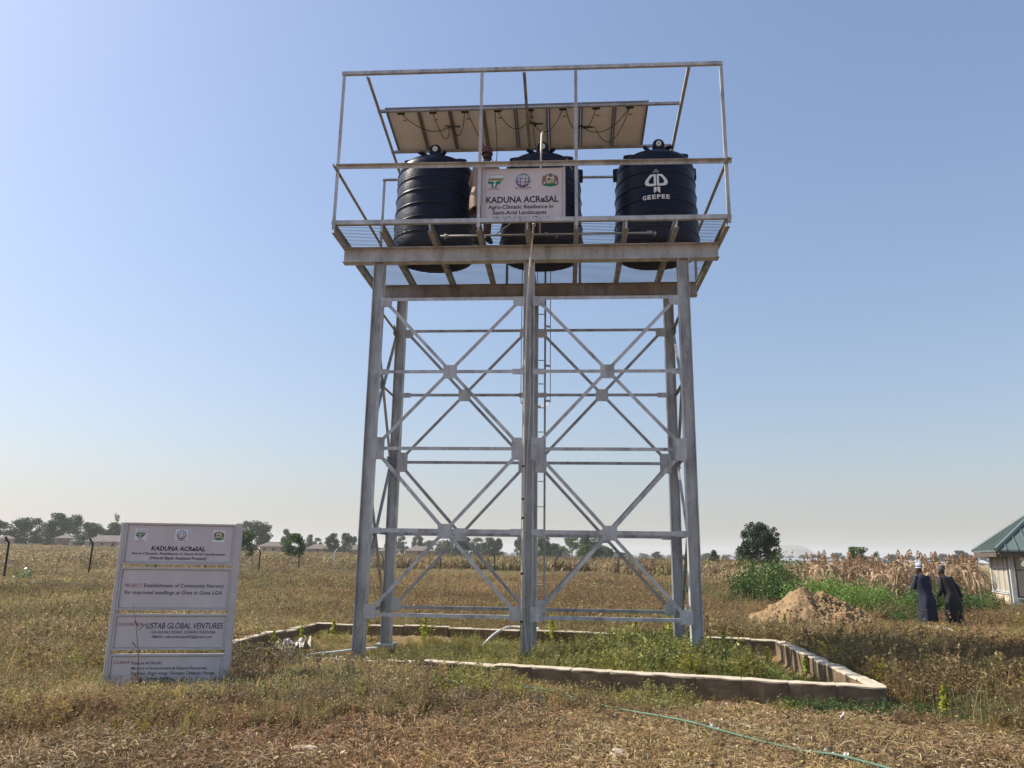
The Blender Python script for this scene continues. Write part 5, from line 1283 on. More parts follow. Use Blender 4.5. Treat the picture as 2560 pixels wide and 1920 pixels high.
def scatter(name, label, mat, protos, pts, rz, scl, idx, tint, tilt=None):
    """ground cover: one mesh of points with instanced clumps on it"""
    n = len(pts)
    pc = bpy.data.collections.new(name + '_clumps')
    for i, me_ in enumerate(protos):
        me_.materials.clear(); me_.materials.append(mat)
        o = bpy.data.objects.new('clump_%02d' % i, me_); pc.objects.link(o)
    me = bpy.data.meshes.new(name); me.vertices.add(n); me.vertices.foreach_set('co', np.asarray(pts, np.float32).ravel())
    rot = np.zeros((n, 3), np.float32); rot[:, 2] = rz
    if tilt is not None: rot[:, 0] = rng.normal(0, tilt, n); rot[:, 1] = rng.normal(0, tilt, n)
    a = me.attributes.new('rot', 'FLOAT_VECTOR', 'POINT'); a.data.foreach_set('vector', rot.ravel())
    scl = np.asarray(scl, np.float32); scl = np.stack([scl] * 3, 1) if scl.ndim == 1 else scl
    a = me.attributes.new('scl', 'FLOAT_VECTOR', 'POINT'); a.data.foreach_set('vector', scl.astype(np.float32).ravel())
    a = me.attributes.new('idx', 'INT', 'POINT'); a.data.foreach_set('value', np.asarray(idx, np.int32))
    tc = np.ones((n, 4), np.float32); tc[:, :3] = np.clip(tint, 0, 1)
    a = me.attributes.new('tint', 'FLOAT_COLOR', 'POINT'); a.data.foreach_set('color', tc.ravel())
    o = link(name, me, mat); tag(o, label, kind='stuff')
    g = bpy.data.node_groups.new(name, 'GeometryNodeTree')
    g.interface.new_socket('Geometry', in_out='INPUT', socket_type='NodeSocketGeometry'); g.interface.new_socket('Geometry', in_out='OUTPUT', socket_type='NodeSocketGeometry')
    N = g.nodes; gi = N.new('NodeGroupInput'); go = N.new('NodeGroupOutput'); ip = N.new('GeometryNodeInstanceOnPoints'); ci = N.new('GeometryNodeCollectionInfo')
    ci.inputs['Collection'].default_value = pc; ci.inputs['Separate Children'].default_value = True; ci.inputs['Reset Children'].default_value = True
    def att(nm, ty):
        q = N.new('GeometryNodeInputNamedAttribute'); q.data_type = ty; q.inputs['Name'].default_value = nm; return q.outputs['Attribute']
    ip.inputs['Pick Instance'].default_value = True
    g.links.new(gi.outputs[0], ip.inputs['Points']); g.links.new(ci.outputs[0], ip.inputs['Instance']); g.links.new(att('idx', 'INT'), ip.inputs['Instance Index'])
    er = N.new('FunctionNodeEulerToRotation'); g.links.new(att('rot', 'FLOAT_VECTOR'), er.inputs[0]); g.links.new(er.outputs[0], ip.inputs['Rotation'])
    g.links.new(att('scl', 'FLOAT_VECTOR'), ip.inputs['Scale']); g.links.new(ip.outputs[0], go.inputs[0])
    md = o.modifiers.new('scatter', 'NODES'); md.node_group = g
    return o

# points spread by distance from the camera's standpoint, wider than the view on both sides
def fan(n, D0, D1, a0=-48, a1=46, power=1.0):
    u = rng.random(n); D = (D0 ** (2 * power) + u * (D1 ** (2 * power) - D0 ** (2 * power))) ** (1 / (2 * power)) if power != 0 else D0 * (D1 / D0) ** u
    a = np.radians(rng.uniform(a0, a1, n)); return 0.62 + D * np.sin(a), -12.41 + D * np.cos(a), D
def vnoise(x, y, s, seed=0.0):
    """cheap smooth noise in 0..1"""
    r = 0.5 + 0.22 * np.sin(x * s + seed * 1.7 + 1.3 * np.sin(y * s * .7 + seed)) + 0.18 * np.sin(y * s * 1.3 + seed * 2.3 + 1.7 * np.sin(x * s * .6)) + 0.10 * np.sin((x + y) * s * 2.1 + seed * 3)
    return np.clip(r, 0, 1)
def mixt(A, B, t): return np.asarray(A)[None, :] * (1 - t[:, None]) + np.asarray(B)[None, :] * t[:, None]
def jitter(T, s=.12): return T * (1 + rng.normal(0, s, (len(T), 1))) * (1 + rng.normal(0, s * .35, T.shape))
def keepout(x, y):
    k = np.ones(len(x), bool)
    k &= np.hypot(x - HX, y - HY) > 1.45                                     # soil heap
    lx = x - 15.36; ly = y - 14.52; u = lx * .957 - ly * .29; v = lx * .29 + ly * .957
    k &= ~((u > -.2) & (u < 3.3) & (v > -.2) & (v < 3.3))                    # kiosk
    s = inside(x, y); k &= ~((s > -.02) & (s < .24) & ~((x < -1.5) & (y < -.6) & (x > -4.7)))   # walls
    return k
def worn(x, y):
    """1 on the trampled, nearly bare foreground, 0 in the standing growth"""
    edge = np.interp(x, [-6, -4, -2.6, -1.0, 0.6, 2.0, 3.4, 4.6, 7.0], [-6.8, -5.9, -5.2, -4.4, -3.6, -3.45, -3.75, -4.6, -5.6])
    return sstep(0.7, -0.7, y - edge + 0.35 * np.sin(x * 2.3 + 1.2 * np.sin(y * 2)) + .25 * np.sin(x * 5.1 + y * 4))

OLIVE = (0.345, 0.275, 0.115); TAN = (0.45, 0.355, 0.175); BROWN = (0.275, 0.20, 0.105); REDB = (0.32, 0.19, 0.095); GREEN = (0.31, 0.31, 0.095); DKGREEN = (0.055, 0.085, 0.025); STRAW = (0.54, 0.44, 0.25); GREY = (0.235, 0.20, 0.13)

weeds = [weed_clump(100 + i, stems=9, leaves=14, lsize=.068, lean=.6).mesh('weed') for i in range(7)]
tufts = [grass_tuft(200 + i).mesh('tuft') for i in range(6)]
litters = [litter_patch(300 + i).mesh('litter') for i in range(6)]

# 1 trampled foreground: straw, dead leaves
x, y, D = fan(5200, 4.0, 13.0)
w = worn(x, y); k = (rng.random(len(x)) < (.25 + .75 * w)) & keepout(x, y) & (inside(x, y) < -.15); x, y, w = x[k], y[k], w[k]
t = vnoise(x, y, 1.1, 2); T = jitter(mixt(TAN, REDB, .25 + .75 * t), .2) * (.60 + .55 * vnoise(x, y, .9, 45))[:, None]; T[rng.random(len(T)) < .07] = np.array(STRAW)
scatter('plant_litter', 'dry straw, stems and dead leaves strewn over the worn foreground', M_STRAW, litters, np.stack([x, y, gnd(x, y) + .005], 1), rng.uniform(0, 6.28, len(x)), rng.uniform(.55, 1.1, len(x)), rng.integers(0, 6, len(x)), T)
# 2 low leafy weeds, foreground and round the wall
x, y, D = fan(20000, 4.0, 17.0)
s = inside(x, y); w = worn(x, y); fy = np.interp(x, [-4.9, -0.81, 4.32], [-0.8, -1.74, -2.93])
dens = np.where(s > 0, .9, 1 - .42 * w) * (.55 + .45 * vnoise(x, y, 1.7, 5))
bare = sstep(.9, .5, np.hypot((x - 3.3) / 1.0, (y + 3.9) / .35)); dens *= 1 - bare
k = (rng.random(len(x)) < dens) & keepout(x, y); x, y, w, s, fy = x[k], y[k], w[k], s[k], fy[k]
h = .20 + .08 * vnoise(x, y, .9, 1); h = h * (1 - .50 * w)
right_in = sstep(0.2, 1.6, x) * (s > 0); h = np.where(s > 0, .16 + .07 * sstep(-3.2, -1.2, x) + .20 * right_in * (.6 + .8 * vnoise(x, y, 2.2, 31)), h)
near_front = (s > 0) & (y < fy + .9); h = np.where(near_front & (x < 4), np.minimum(h, .20), h)
h = np.where((s > 0) & (x > 3.1), h * np.interp(x, [3.1, 3.7], [1, .42]), h)
h = np.where((s <= 0) & (x > 4.6) & (y > -3.2), .36 + .10 * vnoise(x, y, 1.0, 8), h)
h = np.where((s <= 0) & (x > -.5) & (y < fy) & (y > fy - .9), .07 + .30 * vnoise(x, y, 2.6, 21) ** 2, h)
h = np.where((s <= 0) & (x < -3.2) & (y > -2.6), .30, h)
h = np.where((np.abs(y + 3.7) < .9) & (x > -5.3) & (x < -3.2), .075, h)
T = mixt(OLIVE, BROWN, vnoise(x, y, 1.4, 3)); w2 = sstep(-3.4, -4.6, y)[:, None]; T = T * (1 - .75 * w2) + mixt(TAN, REDB, .4 + .6 * vnoise(x, y, 1.3, 7)) * .75 * w2
bankz = (x > -4.3) & (x < .4) & (y < fy) & (y > -4.4); T[bankz] = mixt(GREY, BROWN, vnoise(x, y, 2.2, 9))[bankz] * .82
ing = (s > 0); T[ing] = mixt(OLIVE, GREEN, np.clip(.25 + .4 * sstep(-3.2, -1.2, x) + .5 * right_in, 0, 1))[ing]
strip_ = (s <= 0) & (y < fy) & (y > fy - 1.25) & (x > -.9); T[strip_] = mixt(GREEN, OLIVE, vnoise(x, y, 2.0, 11))[strip_]
cz = (s <= 0) & (x > 3.0) & (x < 5.3) & (y > -4.0) & (y < -2.9); h = np.where(cz, .22, h); T[cz] = np.asarray(DKGREEN)[None] * 2.2
rt = (s <= 0) & (x > 4.5) & ~cz; T[rt] = mixt(OLIVE, REDB, vnoise(x, y, .8, 12))[rt]
T = T * (.62 + .62 * vnoise(x, y, .75, 41) * (.6 + .8 * vnoise(x, y, 2.9, 42)))[:, None]; T = jitter(T, .18); hot = rng.random(len(T)) < .05; T[hot] = np.array([.42, .36, .06]) * .8
wi = rng.integers(0, 7, len(x)); wi = np.where(((s > 0) | (x > 4.2)) & (rng.random(len(x)) < .45), 7 + rng.integers(0, 6, len(x)), wi)
scatter('weeds', 'low leafy dry weeds, greener inside the wall, over the near ground', M_VEG, weeds + [m.copy() for m in tufts], np.stack([x, y, gnd(x, y)], 1), rng.uniform(0, 6.28, len(x)), h * rng.uniform(.7, 1.3, len(x)), wi, T, .12)
# 3 grass of the field, near to far
def field(n, D0, D1, hb, name, label, wide=1.0, power=1.0, a0=-48, a1=46):
    x, y, D = fan(n, D0, D1, a0, a1, power)
    k = keepout(x, y) & (inside(x, y) < -.1) & (worn(x, y) < .35) & ~((x < -0.9) & (y < -.7) & (x > -4.5) & (y > -2.2))
    k &= ~((x > -.9) & (x < 4.8) & (y < -1)); x, y, D = x[k], y[k], D[k]
    v1 = vnoise(x, y, .22, 1); v2 = vnoise(x, y, .6, 4); az = np.degrees(np.arctan2(x - .62, y + 12.41))
    T = mixt(OLIVE, TAN, v1 * .7); T = T * (1 - .6 * v2[:, None]) + np.asarray(BROWN)[None] * .6 * v2[:, None]
    # a warmer, redder sward in the middle distance behind the tower, paler stubble by the fence
    red = sstep(14, 24, D) * sstep(62, 48, D) * sstep(-24, -10, az); T = T * (1 - .55 * red[:, None]) + np.asarray(REDB)[None] * 1.15 * .55 * red[:, None]
    pal = sstep(55, 66, D); T = T * (1 - .6 * pal[:, None]) + np.asarray(STRAW)[None] * .72 * .6 * pal[:, None]
    T = T * (.66 + .60 * vnoise(x, y, .33, 43) * (.6 + .8 * vnoise(x, y, 1.3, 44)))[:, None]; T = jitter(T, .18); gr = rng.random(len(T)) < .06; T[gr] = np.asarray(GREEN) * 1.2
    h = hb * (.75 + .5 * v2) * (1 - .35 * pal); h = np.where(D < 9, h * .75, h); h = np.where(np.hypot(x - 10.0, y - 7.0) < 2.2, h * .5, h)
    sc = np.stack([h * wide, h * wide, h], 1) * rng.uniform(.8, 1.2, (len(x), 1))
    mix = np.where(rng.random(len(x)) < .74, rng.integers(0, 6, len(x)), 6 + rng.integers(0, 7, len(x)))
    scatter(name, label, M_VEG, [m.copy() for m in tufts] + [m.copy() for m in weeds], np.stack([x, y, gnd(x, y)], 1), rng.uniform(0, 6.28, len(x)), sc, mix, T, .1)
field(9000, 7, 15, .30, 'field_grass', 'dry weedy grass left and right of the tower in the near field')
field(21000, 14, 34, .40, 'field_grass', 'dry brown grass covering the field behind the tower', 1.25)
field(26000, 32, 92, .50, 'field_grass', 'distant dry grass up to and past the fence', 1.9, .8)
# taller dead stalks standing out of the sward
talls = [grass_tuft(260 + i, blades=9, h=1.0, w=0.014, spread=.10, heads=.9, lean=.35).mesh('stalks') for i in range(5)]
x, y, D = fan(5200, 6.5, 48, power=.8)
k = keepout(x, y) & (worn(x, y) < .3) & (inside(x, y) < -.2) & ~((x > -5.5) & (x < 4.6) & (y < -.9)) & (rng.random(len(x)) < .25 + .75 * vnoise(x, y, .5, 51)) & (np.hypot(x - 10.0, y - 7.0) > 1.8)
x, y = x[k], y[k]
T = jitter(mixt(BROWN, TAN, rng.random(len(x))), .25) * .8
scatter('dead_stalks', 'sparse taller dead seed stalks standing above the field grass', M_VEG, talls, np.stack([x, y, gnd(x, y)], 1), rng.uniform(0, 6.28, len(x)), rng.uniform(.38, .75, len(x)), rng.integers(0, 5, len(x)), T, .15)
# 4 dry maize and scrub beyond the fence
mz = [maize(400 + i, stalks=4, spread=.3).mesh('maize') for i in range(6)]
x, y, D = fan(15000, 66, 150, -17, 14, .6)
k = (D > 64 + 12 * (vnoise(x, y, .1, 3) - .4)) & (D > np.interp(np.degrees(np.arctan2(x - .62, y + 12.41)), [-17, -5, 2, 6, 14], [88, 84, 82, 66, 60]))
x, y, D = x[k], y[k], D[k]
T = jitter(mixt(BROWN, TAN, rng.random(len(x))) * .85, .22); T[rng.random(len(T)) < .15] = np.asarray(OLIVE) * .7
h = rng.uniform(.85, 1.95, len(x))
scatter('dry_maize', 'standing dead maize beyond the fence behind the tower', M_VEG, mz, np.stack([x, y, gnd(x, y)], 1), rng.uniform(0, 6.28, len(x)), np.stack([h * 1.3, h * 1.3, h], 1), rng.integers(0, 6, len(x)), T, .08)
x, y, D = fan(15000, 52, 190, -48, -16, .5)
k = D > 58; x, y, D = x[k], y[k], D[k]
T = jitter(mixt(BROWN, TAN, vnoise(x, y, .15, 6)), .2); g_ = rng.random(len(T)) < .12; T[g_] = np.asarray(GREY)
h = rng.uniform(.7, 1.7, len(x)) * sstep(55, 75, D)
scatter('dry_scrub', 'brown dry scrub and stubble in front of the left village', M_VEG, [m.copy() for m in weeds] + [m.copy() for m in tufts], np.stack([x, y, gnd(x, y)], 1), rng.uniform(0, 6.28, len(x)), np.stack([h * 1.8, h * 1.8, h], 1), rng.integers(0, 13, len(x)), T, .1)
x, y, D = fan(9000, 46, 150, 12, 46, .5)
T = jitter(mixt(TAN, STRAW, rng.random(len(x))), .18); h = rng.uniform(.5, 1.35, len(x))
scatter('dry_stubble', 'pale maize stubble and dead stalks behind the sorghum on the right', M_VEG, [m.copy() for m in mz], np.stack([x, y, gnd(x, y)], 1), rng.uniform(0, 6.28, len(x)), np.stack([h * 1.6, h * 1.6, h], 1), rng.integers(0, 6, len(x)), T, .1)

# ------------------------------------------------------------------ sorghum plants
M_SORG = foliage_mat('sorghum_leaf', .3, .6, .5, 1.4, instancer=False, col=(0.37, 0.265, 0.16))
M_SORGH = foliage_mat('sorghum_head', .05, .8, .5, 1.3, instancer=False, col=(0.42, 0.27, 0.155))
def head_mesh(seed):
    r = np.random.default_rng(seed); P = PM(); n = 110; z = r.uniform(0, 1, n); rad = .058 * np.sin(np.clip(z * 1.02 + .06, 0, 1) * PI) ** .6; a = r.uniform(0, 2 * PI, n)
    V, F = leaf_quads(np.stack([rad * np.cos(a), rad * np.sin(a), z * .30], 1), np.full(n, .035), r, aspect=1.4, up=np.array([0, 0, .6])); P.add(V, F, np.repeat(r.random(n), 4)); return P.mesh('seed_head')
heads = [head_mesh(i) for i in range(3)]
stks = [maize(500 + i, stalks=1, h=1.0, spread=.0, leaves=13, lw=.040).mesh('stalk') for i in range(5)]
for me_ in stks: me_.materials.append(M_SORG)
for me_ in heads: me_.materials.append(M_SORGH)
protoS = []
for i in range(5):
    t = thing('sorghum_plant', 'dry tan sorghum plant with a brown seed head in the row behind the green bushes', 'sorghum', (0, 0, 0), 0, 'dry sorghum plants behind the bushes')
    link('stalk', stks[i], None, t).scale = (1.75, 1.75, 1.75)
    h_ = link('seed_head', heads[i % 3], None, t); top = max((v.co for v in stks[i].vertices), key=lambda c: c.z); h_.location = Vector((top.x, top.y, top.z)) * 1.75 - Vector((0, 0, .06)); h_.scale = (.8, .8, .85)
    protoS.append(t)
n_s = 0
for i in range(280):
    a = random.uniform(15.0, 27.3) if i < 245 else random.uniform(9.5, 15); D = random.triangular(28.5, 46, 29) if a > 15 else random.uniform(44, 62)
    x, y = at_az(a, D); s_ = random.uniform(.72, 1.22) * (.80 if a < 17 else 1.0)
    if i < 5: t = protoS[i]
    else: t = copy_tree(protoS[i % 5])
    t.location = (x, y, gz(x, y)); t.rotation_euler = (random.uniform(-.08, .08), random.uniform(-.08, .08), random.uniform(0, 6.28)); t.scale = (s_ * 1.1, s_ * 1.1, s_)

# ------------------------------------------------------------------ trees
LEAFM = {k: foliage_mat('foliage_' + k, .18, .55, .45, 1.6, .3, False, c) for k, c in
         dict(a=(0.075, 0.115, 0.040), b=(0.055, 0.095, 0.028), t=(0.062, 0.100, 0.032), c=(0.09, 0.12, 0.05), l=(0.085, 0.135, 0.035), u=(0.060, 0.120, 0.025), r=(0.038, 0.068, 0.028)).items()}
M_BARK = simple('bark', (0.12, 0.095, 0.07), 0.95, var=0.3, scale=3)
def tree_meshes(kind, seed):
    """unit tree: height 1, crown about unit width"""
    r = np.random.default_rng(seed); P = PM()
    cz0, cz1, ncl, n, ls = {'b': (.04, .96, 44, 5600, .044), 'a': (.03, .96, 36, 4200, .042), 't': (.03, .97, 34, 4200, .040), 'c': (.30, 1.0, 13, 900, .034), 'l': (.26, 1.0, 20, 2200, .044), 'u': (.38, .98, 18, 2400, .046), 'r': (.07, .97, 80, 13000, .030)}[kind]
    cl = []
    for i in range(ncl):
        u = r.uniform(0, 1); z = cz0 + (cz1 - cz0) * (u ** .85 * .93 + .03); f = (z - cz0) / (cz1 - cz0)
        prof = {'b': math.sqrt(max(.02, 1 - (2 * f - .75) ** 2 * .62)), 't': (1 - f) ** .45 * .85 + .05, 'a': math.sqrt(max(.02, 1 - (2 * f - .7) ** 2 * .6)), 'c': .3 + .6 * math.sin(f * 9) ** 2, 'l': math.sqrt(max(.02, 1 - (2 * f - 1) ** 2 * .8)),
                'u': math.sqrt(max(.03, 1 - (1.5 * f - .45) ** 2)), 'r': math.sqrt(max(.02, 1 - (2 * f - .75) ** 2 * .62))}[kind]
        a = r.uniform(0, 2 * PI); rr = prof * .42 * math.sqrt(r.uniform(.15, 1))
        cl.append((rr * math.cos(a), rr * math.sin(a), z))
    if kind == 'r': cl += [(.36, .0, .88), (.44, .02, .80), (.42, 0, .60), (-.12, 0, .98), (.05, 0, .99)]
    cl = np.array(cl); rad = r.uniform(.10, .17, len(cl)) * (1.15 if kind in 'bu' else (.75 if kind in 'rc' else 1)); rad[-5:] *= .6 if kind == 'r' else 1
    w = rad ** 2; ci = r.choice(len(cl), n, p=w / w.sum()); d = rots(n, r); d[:, 2] = d[:, 2] * .75 + .1; rr = rad[ci] * r.uniform(.15, 1.15, n) ** .6
    C = cl[ci] + d * rr[:, None]; C[:, 2] = np.clip(C[:, 2], cz0 * .8, 1.02)
    shade = np.clip(r.normal(.45, .2, n) + r.normal(0, .14, len(cl))[ci], 0, 1)
    V, F = leaf_quads(C, ls * r.uniform(.5, 1.2, n), r, aspect=1.5); P.add(V, F, np.repeat(shade, 4)); crown = P.mesh('crown')
    m = MB(); tw = .020 if kind != 'r' else .03; pts = [(0, 0, -.04), (.006, .004, cz0 * .6), (-.008, .0, cz0 + .1), (.0, 0, .62)]
    m.tube(pts, [tw * 1.3, tw, tw * .8, tw * .35], 7)
    for i in range(min(9, len(cl))):
        c_ = cl[i]; z0 = max(cz0 * .8, min(.5, c_[2] - .15)); m.tube([(0, 0, z0), (c_[0] * .5, c_[1] * .5, (z0 + c_[2]) / 2 - .02), tuple(c_)], [tw * .5, tw * .35, tw * .12], 5)
    if kind in 'l': m.tube([(.08, 0, -.04), (.07, 0, .2), (.02, .03, .4)], [tw, tw * .8, tw * .4], 6)
    return crown, m.mesh('trunk')
TM = {}
for kind, nvar in (('b', 4), ('a', 2), ('t', 3), ('c', 2), ('l', 2), ('u', 1), ('r', 1)):
    for v_ in range(nvar):
        cm, tm_ = tree_meshes(kind, 700 + ord(kind) * 10 + v_); cm.materials.append(LEAFM[kind]); tm_.materials.append(M_BARK); TM[(kind, v_)] = (cm, tm_)
TREES = [('a',-191.7,237.1,11.99,9.3),('b',-185.3,241.9,13.12,12.52),('c',-190.1,258.1,12.33,8),('b',-171.9,238.5,13.89,10.4),('t',-179.7,258.6,14.78,8.5),('b',-158.1,235.1,10.78,10.3),('b',-163.5,256.5,11.66,8.7),('c',-167.8,266.1,16.06,5.0),
('b',-111.4,259.4,13.50,14.6),('l',-32.5,65.9,3.78,2.6),('t',-94.0,243.7,9.70,6.0),('u',-26.2,63.0,3.49,2.2),('t',-100.2,286.0,9.13,5.2),('a',-103.7,307.0,8.37,5.4),('b',-73.4,228.5,8.01,5.6),('b',-70.4,233.8,8.34,5.0),('t',-78.0,270.9,8.51,4.4),
('t',-71.3,272.7,8.93,4.6),('a',-83.5,356.1,8.90,7.8),('a',-74.2,336.7,10.02,7.6),('t',-59.1,296.9,10.6,7.8),('a',-61.0,339.2,8.98,10.6),('b',-58.5,360.9,8.94,9.5),('b',-30.9,216.4,8.15,8.4),('a',-37.4,321.4,9.54,9.4),('b',-26.0,259.3,8.11,7.0),
('t',-22.9,259.6,8.16,5.4),('b',-16.7,281.1,8.77,5.4),('b',-5.8,218.5,8.04,5.4),('b',-2.7,229.1,6.29,5.8),('l',2.6,218.6,7.43,6.4),('b',7.3,208.0,7.56,8.0),('l',3.9,82.5,2.92,2.26),('c',11.1,207.8,5.15,4.5),('b',13.5,218.2,4.53,3.8),
('r',18.4,60.4,5.00,3.95),('b',15.4,66.2,2.50,1.3),('l',26.4,58.0,2.82,2.1),('c',29.8,62.1,2.69,1.6),('b',31.0,72.3,2.14,1.3),('b',40.2,73.9,2.27,1.2)]
TL = ['grey green tree cut by the left edge', 'broad round tree second from the left edge', 'thin feathery tree behind the small hipped house', 'tallest broad tree of the left row', 'tall narrow tree right beside the tallest broad one', 'bushy tree over the brown outhouse', 'round tree just left of the signboard',
      'slender tree with a high airy top just left of the signboard', 'large dark spreading tree just right of the signboard', 'light green young tree in front of the large dark one', 'pointed tree left of the umbrella shaped one', 'small umbrella shaped tree on a bare trunk by the fence', 'pointed dark tree right of the umbrella shaped one',
      'low grey tree right of the pointed dark one', 'dark square crowned tree left of the tower', 'second dark tree left of the tower', 'narrow tree against the left front column', 'narrow tree right behind the left front column', 'hazy low tree seen inside the left bay', 'hazy tree right of the back left column',
      'irregular tall tree in the left bay of the tower', 'wide hazy tree in the left bay', 'hazy round tree left of the big dark one in the tower', 'big dark tree in the middle of the left bay', 'hazy tree behind the big dark one in the left bay', 'round tree right of the big dark one', 'pointed tree left of the middle columns',
      'tree half hidden by the middle columns', 'dark tree just right of the ladder', 'low dark tree right of the ladder', 'light green tree left in the right bay', 'wide dark tree in the middle of the right bay', 'small light green tree before the wide dark one', 'airy little tree right of the wide dark one', 'small round tree at the end of the row in the right bay',
      'lone dark dense tree right of the tower, standing over the field', 'small dark tree left of the lone tree', 'yellowish green little tree above the sorghum', 'thin sparse tree right of the yellowish one', 'tiny dark tree above the sorghum', 'tiny dark tree near the kiosk']
used = {}
for i, ((kind, x, y, zt, wd), lab) in enumerate(zip(TREES, TL)):
    nv = {'b': 4, 'a': 2, 't': 3, 'c': 2, 'l': 2, 'u': 1, 'r': 1}[kind]; v_ = used.get(kind, 0) % nv; used[kind] = used.get(kind, 0) + 1
    z = gz(x, y); h = zt - z; t = thing('tree', lab, 'tree', (x, y, z), random.uniform(0, 6.28) if kind != 'r' else 0.1)
    t.scale = (wd * (.95 if kind in 'bat' else 1.08), wd * (.95 if kind in 'bat' else 1.08), h)
    link('crown', TM[(kind, v_)][0], None, t); link('trunk', TM[(kind, v_)][1], None, t)
# far hazy woodland dotted over the plain, one mass
fw = [TM[('b', 0)][0].copy(), TM[('a', 0)][0].copy(), TM[('b', 1)][0].copy()]
x, y, D = fan(950, 380, 2300, -44, 46, .7)
az = np.degrees(np.arctan2(x - .62, y + 12.41)); k = (rng.random(len(x)) < np.where(az > 8, 1, np.where(az < -14, .9, .6))); x, y, D = x[k], y[k], D[k]
s_ = rng.uniform(5, 11, len(x)) * np.interp(D, [420, 2300], [.7, 1.3])
scatter('woodland', 'far scattered trees fading into haze along the plain', M_VEG, fw, np.stack([x, y, gnd(x, y)], 1), rng.uniform(0, 6.28, len(x)), np.stack([s_ * 1.25, s_ * 1.25, s_], 1), rng.integers(0, 3, len(x)), np.tile([.055, .08, .04], (len(x), 1)))

# ------------------------------------------------------------------ green bushes behind the heap and single plants
M_BUSH = foliage_mat('bush_leaf', .35, .5, .5, 1.5, .3, False, (0.17, 0.28, 0.05)); M_BUSHD = foliage_mat('dark_bush_leaf', .3, .5, .5, 1.5, .3, False, (0.075, 0.145, 0.032))
M_BUSHL = foliage_mat('grey_bush_leaf', .3, .5, .5, 1.5, .3, False, (0.16, 0.17, 0.055)); M_YEL = foliage_mat('yellow_green_leaf', .45, .5, .6, 1.4, .3, False, (0.34, 0.36, 0.05)); M_STEM = simple('green_stem', (0.13, 0.12, 0.05), 0.8)
def bush(seed, n=3000, ls=.032, stems=30, frond=True):
    r = np.random.default_rng(seed); P = PM(); m = MB(); C = []; sh = []
    for _ in range(stems):
        a = r.uniform(0, 2 * PI); o = np.array([r.normal(0, .28), r.normal(0, .28), 0]); L = r.uniform(.55, 1.0); ln = r.uniform(.1, .55); d = np.array([math.cos(a), math.sin(a), 0])
        t = np.linspace(0, 1, 4); pts = o + d * (ln * L * t ** 1.5)[:, None] + np.array([0, 0, 1.]) * (L * t * (1 - .2 * ln * t))[:, None]; m.tube([tuple(p) for p in pts], [.012, .010, .007, .003], 4, False)
        k = n // stems; u = r.uniform(.12, 1, k) ** .8; ii = np.clip((u * 3).astype(int), 0, 2); fr = u * 3 - ii
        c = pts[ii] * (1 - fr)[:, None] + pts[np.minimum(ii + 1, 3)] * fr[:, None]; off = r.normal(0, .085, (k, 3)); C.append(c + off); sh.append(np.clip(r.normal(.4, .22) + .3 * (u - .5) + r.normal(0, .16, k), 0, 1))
    C = np.concatenate(C); C[:, 2] = np.maximum(C[:, 2], .02); sh = np.concatenate(sh)
    V, F = leaf_quads(C, ls * r.uniform(.5, 1.2, len(C)), r, flat=.5); P.add(V, F, np.repeat(sh, 4)); return P.mesh('leaves'), m.mesh('stems')
BU = [bush(900 + i) for i in range(4)]
BUSHES = [(6.9, 15.9, 1.15, 1.0, M_BUSHD, 'dark green bush at the left end of the row, beside the tower'), (7.5, 14.4, 1.30, 1.25, M_BUSHD, 'tall dark bush left behind the soil heap'), (8.0, 15.6, 1.35, 1.25, M_BUSHD, 'rear dark bush behind the left end of the row'),
          (8.3, 13.2, 1.35, 1.10, M_BUSH, 'bright green feathery bush behind the heap top'), (9.0, 13.6, 1.3, 1.15, M_BUSH, 'bright bush behind the heap, rear row'), (8.9, 12.1, 1.25, 1.0, M_BUSH, 'bright green bush right behind the heap'), (9.6, 12.4, 1.2, 1.05, M_BUSH, 'rear bright bush right of the heap'),
          (9.0, 10.8, 1.15, .85, M_BUSH, 'low bright bush at the right flank of the heap'), (9.3, 9.6, 1.0, .55, M_BUSHL, 'greyish green low bush right of the heap'), (10.0, 11.2, 1.2, 1.0, M_BUSH, 'green bush left behind the navy robed man'), (10.5, 10.4, 1.1, .95, M_BUSHD, 'dark leafy bush at the left hand of the navy robed man'),
          (9.4, 8.9, .75, .40, M_BUSHD, 'small leafy bush at the feet of the navy robed man'), (11.0, 10.9, 1.1, 1.05, M_BUSHD, 'dark bush between the two men'), (11.7, 11.2, 1.1, .95, M_BUSHD, 'dark bush right of the black robed man'), (12.5, 11.7, 1.1, .85, M_BUSHD, 'leafy bush halfway to the kiosk'),
          (13.2, 12.4, .9, .55, M_BUSH, 'low bright bush before the kiosk wall'), (6.2, 14.6, .9, .55, M_BUSHL, 'olive bush before the left end of the row'), (5.5, 18.5, 1.0, .75, M_BUSHD, 'dark little bush close to the right column'), (8.2, 10.6, .9, .6, M_BUSHL, 'olive bush close behind the heap'), (9.9, 9.9, .8, .55, M_BUSHL, 'pale leafy bush just left of the navy robed man')]
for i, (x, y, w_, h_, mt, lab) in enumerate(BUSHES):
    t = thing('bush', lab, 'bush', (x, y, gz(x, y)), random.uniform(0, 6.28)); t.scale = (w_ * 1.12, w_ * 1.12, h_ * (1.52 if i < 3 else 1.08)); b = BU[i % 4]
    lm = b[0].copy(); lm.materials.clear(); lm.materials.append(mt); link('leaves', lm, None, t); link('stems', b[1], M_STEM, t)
t = thing('shrub', 'small round shrub with thick pale green leaves in the left field', 'shrub', (-21.72, 18.33, gz(-21.7, 18.3)), 0); t.scale = (.95, .95, 1.0)
